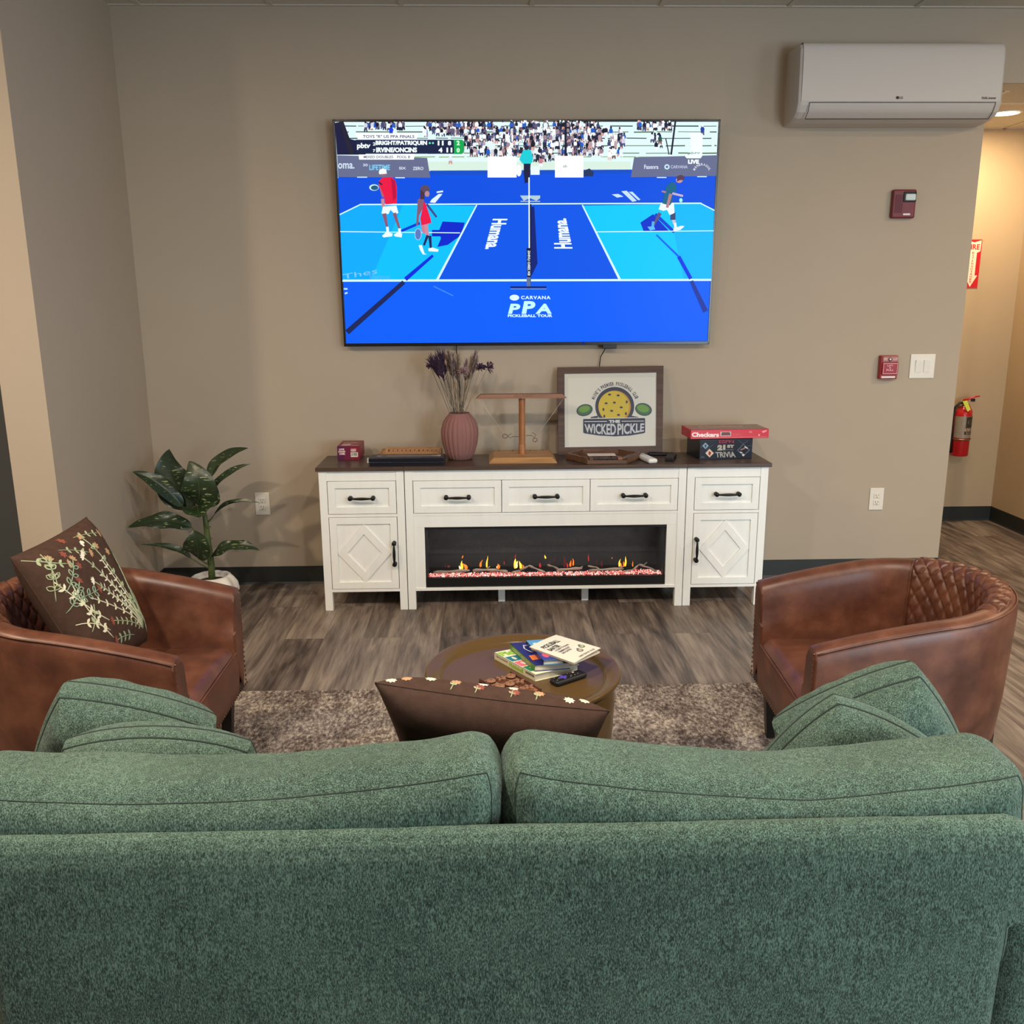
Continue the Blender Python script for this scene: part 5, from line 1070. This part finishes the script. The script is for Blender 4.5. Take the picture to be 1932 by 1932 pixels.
# ---- embroidery helpers: thread laid on a pillow surface f(u, v, side)
EG, EC, EO, ER, EW, EY = [mat('thread_'+n_, c, .8) for n_, c in (('sage', (158, 166, 128)), ('cream', (214, 208, 176)), ('tan', (176, 136, 96)), ('rust', (134, 66, 50)), ('white', (222, 212, 192)), ('grey_green', (140, 160, 130)))]
def thread(mb, f, pts, m, w=.0017, side=1): mb.tube([f(u, v, side, .0008) for u, v in pts], w, m, 5, flat=.6)
def leafp(mb, f, u, v, a, L_, w, m, side=1, fill=True):
    c, q = math.cos(a), math.sin(a); P_ = [f(u+c*L_*t-q*w*math.sin(math.pi*t)*s_, v+q*L_*t+c*w*math.sin(math.pi*t)*s_, side, .0014) for s_ in (1, -1) for t in ([0, .2, .4, .6, .8, 1] if s_ > 0 else [.8, .6, .4, .2])]
    if fill: mb.add(P_, [list(range(len(P_)))], m)
    else: mb.tube(P_, .0017, m, 5, closed=True)
def sprig(mb, f, u, v, a, L_, m, n=5, bend_=.5, leaf=.05, wl=.014, fill=True, side=1, flower=None):
    pts = [(u, v)]; ang = a
    for i in range(n*2): ang += bend_/(n*2); pts.append((pts[-1][0]+math.cos(ang)*L_/(n*2), pts[-1][1]+math.sin(ang)*L_/(n*2)))
    thread(mb, f, pts, m, side=side)
    for i in range(2, n*2, 2):
        for s_ in (1, -1): leafp(mb, f, pts[i][0], pts[i][1], a+bend_*i/(n*2)+s_*.85, leaf, wl, m, side, fill)
    if flower:
        for k in range(5): leafp(mb, f, pts[-1][0], pts[-1][1], ang-1.2+.6*k, .042, .009, flower, side)
# ---------------- embroidered square pillow on the left armchair
c01, c11, c10 = onY(20, 1052, -2.36), onY(163, 976, -2.05), onY(278, 1208, -2.10)
c00 = c01+c10-c11; c00 = c00+Vector((.03, .02, .02))
r = root('embroidered_pillow', tuple((c00+c11)/2), 'dark brown square pillow embroidered with flowers and vines on the left armchair', 'pillow')
mb = MB(); f, nn = pillow(mb, c00, c10, c11, c01, .15, BROWNC, 40, .035, 2., .004, 6., .0, .55)
S_ = 1 if nn.dot(CAM-c00) > 0 else -1
mb.build('cover', r); mb = MB(); mb.tube(rim(f, S_), .002, BROWNC, 6, closed=True); mb.build('piping', r)
mb = MB(); re_ = random.Random(4)
for a, L_, fl_ in ((1.9, .75, EW), (2.1, .62, EW), (1.65, .82, EO), (1.45, .70, ER), (2.35, .66, None), (1.25, .5, None), (2.6, .45, ER)):
    sprig(mb, f, .80, .10, a, L_, EG if a != 2.35 else EC, 7, .25*(1 if a > 1.6 else -1), .04, .009, a != 1.65, S_, fl_)
for a, L_ in ((2.0, .55), (1.8, .6), (2.2, .5)):
    pts = [(.80+math.cos(a)*L_*t, .10+math.sin(a)*L_*t) for t in [i/10 for i in range(11)]]; thread(mb, f, pts, EC, .0014, S_)
    for p in pts[4:]:
        for k in (-1, 1): leafp(mb, f, p[0], p[1], a+k*1.1, .045, .006, EW, S_)
sprig(mb, f, .30, .18, 2.2, .5, EC, 6, -.7, .05, .011, True, S_); sprig(mb, f, .08, .68, 1.2, .26, EG, 4, .2, .05, .014, False, S_); sprig(mb, f, .10, .62, .4, .30, EY, 4, .4, .055, .014, False, S_, EO)
sprig(mb, f, .12, .55, -.2, .30, EY, 4, .2, .055, .014, False, S_, ER); sprig(mb, f, .30, .90, -.3, .30, EG, 4, -.2, .04, .010, True, S_, EO); sprig(mb, f, .56, .93, -.1, .30, EG, 4, -.2, .04, .010, True, S_, EO)
sprig(mb, f, .12, .30, .5, .22, EG, 3, .5, .05, .014, True, S_); sprig(mb, f, .62, .10, 2.8, .28, EY, 4, .3, .05, .012, True, S_, ER); sprig(mb, f, .90, .06, 1.8, .34, EY, 4, .2, .04, .010, True, S_)
sprig(mb, f, .03, .60, 1.3, .30, EG, 4, -.3, .05, .014, False, S_, EO); sprig(mb, f, .04, .50, .3, .26, EY, 4, .5, .05, .013, False, S_, ER); sprig(mb, f, .02, .95, -.8, .30, EG, 4, .4, .045, .011, True, S_, EO); sprig(mb, f, .05, .40, -.3, .30, EC, 4, -.5, .045, .010, True, S_); sprig(mb, f, .34, .30, 2.4, .5, EC, 6, -.5, .045, .010, True, S_)
for u, v in ((.36, .74), (.30, .86), (.44, .95), (.7, .80), (.80, .72)):
    for k in range(6): leafp(mb, f, u, v, k*1.05, .034, .009, ER if u < .5 else EO, S_)
for u, v in ((.50, .80), (.58, .86)):
    for k in range(5): leafp(mb, f, u, v, .6+k*.8, .03, .014, EW, S_)
mb.build('embroidery', r)
# ---------------- lumbar pillow between the sofa cushions
t0, t1 = onY(708, 1288, -3.34), onY(1149, 1341, -3.30)
c01, c11 = t0, t1; c00, c10 = t0+Vector((.035, .15, -.26)), t1+Vector((-.035, .15, -.26))
r = root('embroidered_lumbar_pillow', tuple((c00+c11)/2), 'brown rectangular pillow with embroidered flowers, propped against the middle of the sofa', 'pillow')
mb = MB(); f, nn = pillow(mb, c00, c10, c11, c01, .135, BROWNC, 40, .055, 6., .006, 6., .0, .5); mb.build('cover', r)
S_ = -1 if nn.dot(CAM-c00) > 0 else 1
mb = MB(); mb.tube(rim(f, S_), .0018, BROWNC, 6, closed=True); mb.build('piping', r)
mb = MB()
def upf(x, y, side, lift=0.): w_ = max(0., y/.18); return f(x, 1-.17*w_*w_, side, lift+.0006)
for u, w_, fc, lf in ((.12, .60, EO, 0), (.06, .35, EC, 0), (.33, .72, EO, 1), (.45, .92, EW, 0), (.435, .56, ER, 1), (.585, .86, EW, 0), (.59, .50, ER, 1), (.70, .62, EO, 1), (.90, .55, EC, 0), (.83, .40, EC, 0), (.22, .75, EC, 0)):
    w_ *= .62
    for k in range(8): leafp(mb, upf, u, w_*.18, k*.785, .026, .007, fc, S_)
    if lf: sprig(mb, upf, u-.02, .02, 1.25, w_*.15, EG, 2, .2, .022, .006, True, S_)
mb.build('embroidery', r)
# ================================================================== coffee table
TX, TY, TZ = .098, -2.285, .45
r = root('coffee_table', (TX, TY, 0), 'round bronze drum coffee table with a raised tray rim', 'coffee table')
mb = MB(); mb.lathe([(0, .426), (.236, .426), (.244, .428), (.249, .436), (.252, .4385), (.270, .445), (.283, .450), (.291, .449), (.2935, .443), (.291, .436), (.283, .430), (.272, .422), (.2, .418), (0, .418)], BRASS, 96, (TX, TY, 0)); mb.build('tray_top', r)
mb = MB(); mb.lathe([(.262, .423), (.272, .40), (.276, .36), (.272, .28), (.262, .16), (.25, .03), (.235, .0145), (0, .0145)], BRASS, 96, (TX, TY, 0)); mb.build('drum_base', r)
ZTB = .4262
def art_on(mb, o, ax, ay, n, m=INK, lift=.0003):   # art in 0..1 coordinates along two edge vectors
    return Art(mb, lambda x, y: o+ax*x+ay*y, n, m, lift)
PAPER = mat('page_block', (226, 218, 198), .8, var=.06, vscale=300, stretch=(.2, .2, 4))
def book(near, left, right, z0, z1, cover, spine, label, art=None, flap=0.):
    zt_ = z1; a, b, c = onZ(*near, zt_), onZ(*left, zt_), onZ(*right, zt_); d = b+c-a; dn = Vector((0, 0, z0-z1)); r = root('book', tuple((b+c)/2+dn), label, 'book', 'books on the coffee table')
    mb = MB(); e1, e2 = (b-a), (c-a); q = .02
    mb.prism([p+Vector((0, 0, -.0016)) for p in (a, b, d, c)], (0, 0, .0016), cover, col=(255, 255, 254))
    mb.prism([p+dn for p in (a, b, d, c)], (0, 0, .0014), cover, col=(255, 255, 254))
    mb.prism([a+dn, b+dn, b+dn+e2*.006, a+dn+e2*.006], (0, 0, z1-z0), spine, col=(255, 255, 254))
    A = art_on(mb, a, e2, e1, (0, 0, 1), lift=.0003)
    B = Art(mb, lambda x, y: a+e1*x+dn*(1-y), (e2*-1).normalized(), INK)
    if art: art(A, B)
    mb.build('cover', r)
    mb = MB(); mb.prism([a+e1*.02+e2*.008+dn+Vector((0, 0, .0015)), b-e1*.02+e2*.008+dn+Vector((0, 0, .0015)), d-e1*.02-e2*.02+dn+Vector((0, 0, .0015)), c+e1*.02-e2*.02+dn+Vector((0, 0, .0015))], (0, 0, z1-z0-.0032), PAPER); mb.build('pages', r)
    return a, e1, e2
CREAMC = mat('cream_cover', (240, 240, 208), .35); CREAMS = mat('cream_spine', (214, 206, 178), .45)
def a1(A, B):   # x along right edge (near->right), y along spine edge (near->left)
    A.text('Pickle', [(.02, .965), (.02+.62, .965), (.62, .80), (.02, .80)], (150, 200, 50), .06)
    for (x, y, c) in ((.02, .56, (36, 124, 140)), (.30, .56, (236, 120, 100)), (.02, .34, (232, 110, 130)), (.30, .34, (240, 200, 60)), (.02, .12, (46, 132, 90)), (.30, .12, (60, 100, 170))): A.rect(x, y+.19, x+.26, y, c); A.ell(x+.13, y+.1, .04, .06, (230, 220, 200), 10)
    B.text('Pickleball', [(.62, .80), (.28, .80), (.28, .22), (.62, .22)][::1], (150, 190, 60), .05); B.text('THE ILLUSTRATED', [(.95, .74), (.66, .74), (.66, .5), (.95, .5)], (90, 90, 80), .02); B.rect(.22, .8, .02, .5, (110, 110, 100))
book((1009.5, 1272.5), (932.6, 1231), (1092.7, 1253.5), ZTB, .449, CREAMC, CREAMS, 'thick cream book with a coloured-squares cover, lowest of the stack on the coffee table', a1)
NAVC = mat('navy_cover', (34, 38, 104), .3); GRS = mat('green_spine', (92, 134, 62), .4)
def a2(A, B):
    A.path([(.30, .55), (.22, .72), (.30, .86), (.55, .80), (.62, .60), (.40, .50), (.30, .55)], .03, (226, 226, 230)); A.path([(.40, .50), (.40, .30)], .05, (226, 226, 230)); A.poly([(.08, .20), (.30, .22), (.33, .42), (.12, .40)], (226, 120, 60))
    B.text('A BEGINNER GUIDE TO PLAY', [(.9, .78), (.15, .78), (.15, .25), (.9, .25)], (190, 210, 150), .02)
book((1009, 1255), (962.3, 1213.5), (1076, 1250), .4494, .470, NAVC, GRS, 'dark blue book with a green spine lying on the cream book', a2)
BLC = mat('sky_blue_cover', (92, 160, 206), .3)
def a3(A, B):
    A.poly([(0, 0), (1, 0), (1, .35), (0, .45)], (60, 70, 150)); A.ell(.3, .22, .16, .10, (226, 100, 130)); A.ell(.62, .2, .14, .10, (236, 120, 140)); A.ell(.3, .8, .12, .05, (220, 234, 244)); A.ell(.7, .85, .1, .04, (220, 234, 244)); A.ell(.5, .55, .14, .10, (60, 90, 150))
book((1025.5, 1246), (992.5, 1208.5), (1064, 1243), .4704, .4855, BLC, NAVC, 'blue comic-style book under the white booklet on the coffee table', a3)
WBK = mat('off_white_booklet', (232, 224, 206), .55)
a, b, c = onZ(1083, 1251, .4935), onZ(998.5, 1220.5, .4935), onZ(1133.5, 1226, .4975); d = b+c-a
r = root('book', tuple((b+c)/2), 'thin white booklet on top of the stack on the coffee table, cover curling', 'book', 'books on the coffee table')
e1, e2 = b-a, c-a
curl = lambda u, v: a+e1*v+e2*u+Vector((0, 0, .004*math.sin(math.pi*u)*.6+.010*u*u*(1-v)*.6))
mb = MB(); mb.grid(lambda u, v: curl(u, v), 16, 12, WBK); mb.grid(lambda u, v: curl(u, v)-Vector((0, 0, .0012)), 16, 12, WBK)
A = Art(mb, lambda x, y: curl(x, y), (0, 0, 1), INK, lift=.0004)
tq = lambda y1, y0, x0, x1: [(x0, y1), (x1, y1), (x1, y0), (x0, y0)]
rotq = lambda q: [(q_[1], 1-q_[0]) for q_ in q]
def lines(t, y1, y0, v0, v1, c_, bd=.03): A.text(t, [(v0, y1), (v1, y1), (v1, y0), (v0, y0)], c_, bd)
lines('PICKLEBALL', .84, .72, .14, .72, (52, 62, 48), .04); lines('BANTER', .69, .58, .14, .50, (52, 62, 48), .04); lines('A GUIDE TO SLANG,', .56, .50, .20, .70, (100, 96, 104)); lines('TERMINOLOGY', .48, .42, .20, .60, (100, 96, 104)); lines('AND QUOTES', .40, .34, .20, .52, (100, 96, 104)); lines('WRITTEN BY ALLIE', .09, .04, .30, .86, (130, 124, 116))
for x, y, c_ in ((.60, .22, (120, 96, 70)), (.80, .30, (104, 120, 76))):
    A.ell(x, y, .075, .06, c_); A.ell(x, y, .045, .035, (200, 190, 160)); A.ell(x+.02, y+.07, .04, .02, (90, 120, 150))
mb.build('cover', r)
mb = MB(); z_ = .4862; mb.prism([Vector((p.x, p.y, z_)) for p in (a+e1*.02+e2*.03, b-e1*.02+e2*.03, d-e1*.02-e2*.0, c+e1*.02-e2*.0)], (0, 0, .0055), PAPER); mb.build('pages', r)
# tic-tac-toe board
zt_ = .448; Lp, Rp, Bp = onZ(904, 1279, zt_), onZ(1022, 1298, zt_), onZ(965, 1265, zt_); Np = Lp+Rp-Bp
r = root('tic_tac_toe_board', tuple((Lp+Rp)/2-Vector((0, 0, zt_-ZTB))), 'square wooden tic-tac-toe board with raised rims, on the coffee table', 'board game')
uu, ww = (Rp-Bp), (Lp-Bp); mb = MB(); dz = Vector((0, 0, 1)); o = Bp-dz*(zt_-ZTB)
mb.prism([o, o+uu, o+uu+ww, o+ww], dz*.012, TICW)
for i in range(3):
    for j in range(3):
        p = o+dz*.012+uu*(.05+.305*i)+ww*(.05+.305*j); mb.prism([p, p+uu*.29, p+uu*.29+ww*.29, p+ww*.29], dz*.002, TICW if (i+j) % 2 else TICP)
for q0_, q1_ in ((ww*.0, uu), (ww*.955, uu)): mb.prism([o+q0_, o+q0_+q1_, o+q0_+q1_+ww*.045, o+q0_+ww*.045], dz*.020, TICW)
mb.build('board', r)
def cell(i, j): return o+dz*.0143+uu*(.195+.305*i)+ww*(.195+.305*j)
for (i, j) in ((0, 2), (1, 2), (1, 1), (0, 0), (2, 2)):
    c_ = cell(i, j)
    mb = MB(); mb.lathe([(0, .0), (.0135, 0), (.0145, .002), (.0145, .006), (.0135, .0075), (0, .0075)], TICP, 24, c_); mb.lathe([(.0148, .001), (.0148, .0045)], mat('dark_edge', (40, 24, 16), .6), 24, c_); mb.ball(c_+dz*.0078, .0022, mat('dark_edge', (40, 24, 16), .6), 8, (1, 1, .2))
    tag(mb.build('game_disc'), 'round tan wooden disc with a centre dot on the tic-tac-toe board', 'game piece', 'round discs on the tic-tac-toe board')
for k, (i, j) in enumerate(((1, 0), (2, 0), (2, 1), (0, 1))):
    c_ = cell(i, j); mb = MB(); ang_ = R(40+10*k)
    for t in (0, 1):
        M_ = Matrix.Translation(c_) @ Matrix.Rotation(ang_+t*math.pi/2, 4, 'Z') @ (Matrix.Rotation(R(0), 4, 'Y')); mb.box(-.015, .015, -.0036, .0036, 0, .0075, TICP, .001, M=M_, seg=1)
    tag(mb.build('game_cross'), 'cross-shaped tan wooden piece on the tic-tac-toe board', 'game piece', 'crosses on the tic-tac-toe board')
# streaming remote
RB = mat('remote_rubber_black', (18, 18, 21), .5)
pa, pb = onZ(1043, 1288, .436), onZ(1101, 1269, .436); pa.z = pb.z = ZTB
mb, M_ = rod(pa, pb, .040, .017, RB, '', .008)
r = root('streaming_remote', tuple((pa+pb)/2), 'black remote with a purple direction pad on the coffee table', 'remote control'); 
mb.build('body', r)
PU = mat('purple_button', (84, 66, 176), .4); GB = mat('grey_button', (120, 120, 124), .4); 
def btn(x, y, s_, m_, h=.0012, name='button'):
    mb = MB(); mb.box(x-s_, x+s_, y-s_*.8, y+s_*.8, .0165, .017+h, m_, .0008, M=M_, seg=1); return mb.build(name, r)
L2 = (pb-pa).length/2
mb = MB()
for dx, dy in ((0, 0), (.008, 0), (-.008, 0), (0, .008), (0, -.008)): mb.box(-L2*.35+dx-.0048, -L2*.35+dx+.0048, dy-.0048, dy+.0048, .0165, .0184, PU, .001, M=M_, seg=1)
mb.build('direction_pad', r)
for x, y, m_ in ((-.82, -.008, GB), (-.78, .010, GB), (-.62, .0, GB), (.08, .010, GB), (.12, -.004, GB), (.22, .008, GB), (.30, -.008, GB), (.40, .008, mat('white_button', (230, 230, 230), .4)), (.52, -.006, GB), (.02, -.010, GB)): btn(L2*x, y, .0022 if m_ is GB else .0034, m_)
# ================================================================== potted plant
PX, PY = -1.39, -.45
r = root('potted_plant', (PX, PY, 0), 'broad-leaved dumb cane plant with pale flecks in a white pot beside the left armchair', 'plant')
POTM = mat('white_pot', (226, 220, 210), .45); mb = MB()
wob = lambda a, t: 1+.055*math.sin(9*a)*math.sin(math.pi*min(1, max(0, t*1.15)))*(1 if t < .72 else .15)
mb.lathe([(0, 0), (.075, 0), (.095, .03), (.118, .08), (.125, .12), (.118, .155), (.100, .182), (.086, .192), (.080, .192), (.078, .18), (.078, .15), (0, .15)], POTM, 90, (PX, PY, 0), rad=wob); mb.build('pot', r)
mb = MB(); mb.lathe([(0, .168), (.078, .160)], mat('dark_soil', (48, 38, 30), .95, var=.3, vscale=80, bump=1, bscale=60), 30, (PX, PY, 0)); mb.build('soil', r)
def leafmat():
    m, nt, b_ = base('dumb_cane_leaf', .34, .5); L = nt.links.new
    at = nd(nt, 'ShaderNodeAttribute', attribute_name='Col'); tc = nd(nt, 'ShaderNodeTexCoord'); mp = nd(nt, 'ShaderNodeMapping'); mp.inputs['Rotation'].default_value = (0, R(35), 0); mp.inputs['Scale'].default_value = (.35, 1, 1.6); L(tc.outputs['Object'], mp.inputs[0])
    n = nd(nt, 'ShaderNodeTexNoise', i_Scale=75, i_Detail=2); L(mp.outputs[0], n.inputs['Vector']); r_ = ramp(nt, [(.60, (0, 0, 0)), (.68, (255, 255, 255))]); L(n.outputs[0], r_.inputs[0])
    mk = nd(nt, 'ShaderNodeMath', operation='MULTIPLY'); sp = nd(nt, 'ShaderNodeSeparateColor'); L(at.outputs['Color'], sp.inputs[0]); L(r_.outputs[0], mk.inputs[0]); L(sp.outputs[0], mk.inputs[1])
    mx = nd(nt, 'ShaderNodeMix', data_type='RGBA'); mx.inputs[6].default_value = lin((38, 54, 32)); mx.inputs[7].default_value = lin((150, 160, 108)); L(mk.outputs[0], mx.inputs[0]); L(mx.outputs[2], b_.inputs['Base Color'])
    bp = nd(nt, 'ShaderNodeBump', i_Strength=.3, i_Distance=.002); L(n.outputs[0], bp.inputs['Height']); L(bp.outputs[0], b_.inputs['Normal']); return m
LEAF = leafmat(); STEMG = mat('plant_stem_green', (78, 92, 48), .5, var=.2, vscale=20)
pp = lambda x, y, d: onY(220+x/6.44, 820+y/6.44, d)
def leaf(stem_y, b_, mid, tip, w, nrm, fold=.25, wave=.10):
    """stem_y: stem height point; b_/mid/tip: blade base, middle, tip; w: half width (m); nrm: facing"""
    s0_ = Vector((PX+.005*math.sin(stem_y*9), PY, stem_y)); nrm = Vector(nrm).normalized()
    mb = MB(); mb.tube([s0_, s0_.lerp(b_, .5)+Vector((0, 0, -.004)), b_], [.0042, .0034, .0026], STEMG, 7); mb.build('leaf_stalk', r)
    mb = MB(); NL, NW = 26, 10
    def c_(t): return b_*(1-t)**2+(mid*2-(b_+tip)*.5)*2*t*(1-t)+tip*t*t
    vs = []; cols = []
    for i in range(NL+1):
        t = i/NL; p = c_(t); dt = (c_(min(1, t+.02))-c_(max(0, t-.02))).normalized(); sd = dt.cross(nrm).normalized(); up_ = sd.cross(dt).normalized()
        ww_ = w*(math.sin(math.pi*t**.8)**.75)*(1-.25*t)+.0004
        for j in range(NW+1):
            q = 2*j/NW-1; vs.append(p+sd*q*ww_+up_*(abs(q)*ww_*fold+wave*ww_*math.sin(t*13+q*2)*q*q))
    o_ = len(mb.v); mb.v += vs; k = mb.slot(LEAF)
    for i in range(NL):
        for j in range(NW):
            q = abs((j+.5)/NW*2-1); g = 255 if (.12 < q < .78 and .1 < (i+.5)/NL < .85) else 60
            mb.f.append([i*(NW+1)+j, (i+1)*(NW+1)+j, (i+1)*(NW+1)+j+1, i*(NW+1)+j+1]); mb.mi.append(k); mb.sm.append(True); mb.c.append((g, g, g-1))
    mb.tube([c_(i/12)+nrm*.0012 for i in range(12)], [.0018*(1-i/13) for i in range(12)], STEMG, 5)
    mb.build('leaf', r, fixn=False)
D = PY
leaf(.52, pp(960, 860, D+.03), pp(680, 560, D+.08), pp(640, 175, D+.10), .104, (.1, -1, .2), .12)
leaf(.55, pp(975, 850, D-.03), pp(1000, 620, D-.10), pp(880, 320, D-.06), .094, (.15, -1, .3), .10)
leaf(.55, pp(1110, 560, D+.05), pp(1290, 300, D+.06), pp(1600, 165, D+.02), .040, (-.4, -.8, .6), .4)
leaf(.50, pp(1090, 860, D+.02), pp(1300, 540, D-.01), pp(1635, 352, D-.02), .030, (-.6, -.6, .5), .6)
leaf(.50, pp(800, 880, D+.0), pp(520, 610, D-.02), pp(195, 452, D-.02), .048, (.35, -.8, .55), .35)
leaf(.48, pp(980, 870, D-.04), pp(990, 930, D-.12), pp(1010, 1010, D-.17), .082, (0, -.35, 1), .25)
leaf(.46, pp(1195, 965, D-.02), pp(1430, 830, D-.04), pp(1748, 835, D-.05), .018, (-.2, -.3, 1), .9)
leaf(.36, pp(915, 1130, D-.02), pp(540, 1045, D-.04), pp(140, 1128, D-.03), .050, (.1, -.75, .7), .15, .22)
leaf(.24, pp(1000, 1510, D-.04), pp(975, 1330, D-.10), pp(930, 1165, D-.10), .076, (0, -1, .5), .15)
leaf(.22, pp(900, 1500, D-.02), pp(660, 1380, D-.04), pp(285, 1335, D-.05), .024, (.1, -.5, 1), .5)
leaf(.22, pp(1150, 1480, D-.02), pp(1430, 1350, D-.05), pp(1735, 1408, D-.06), .040, (-.1, -.6, .8), .2, .25)
leaf(.50, pp(1080, 880, D+.06), pp(1130, 740, D+.09), pp(1180, 560, D+.10), .06, (.3, -1, .1), .3)
mb = MB(); mb.tube([(PX, PY, .15), (PX+.004, PY, .25), (PX-.003, PY, .36), (PX-.004, PY-.004, .46), (PX-.008, PY-.01, .54)], [.017, .016, .015, .013, .009], STEMG, 14)
for z in (.2, .26, .32, .38, .44): mb.tube([(PX+.0165*math.cos(a), PY+.0165*math.sin(a), z) for a in [2*math.pi*i/16 for i in range(16)]], .0014, STEMG, 5, closed=True)
mb.build('stem', r)
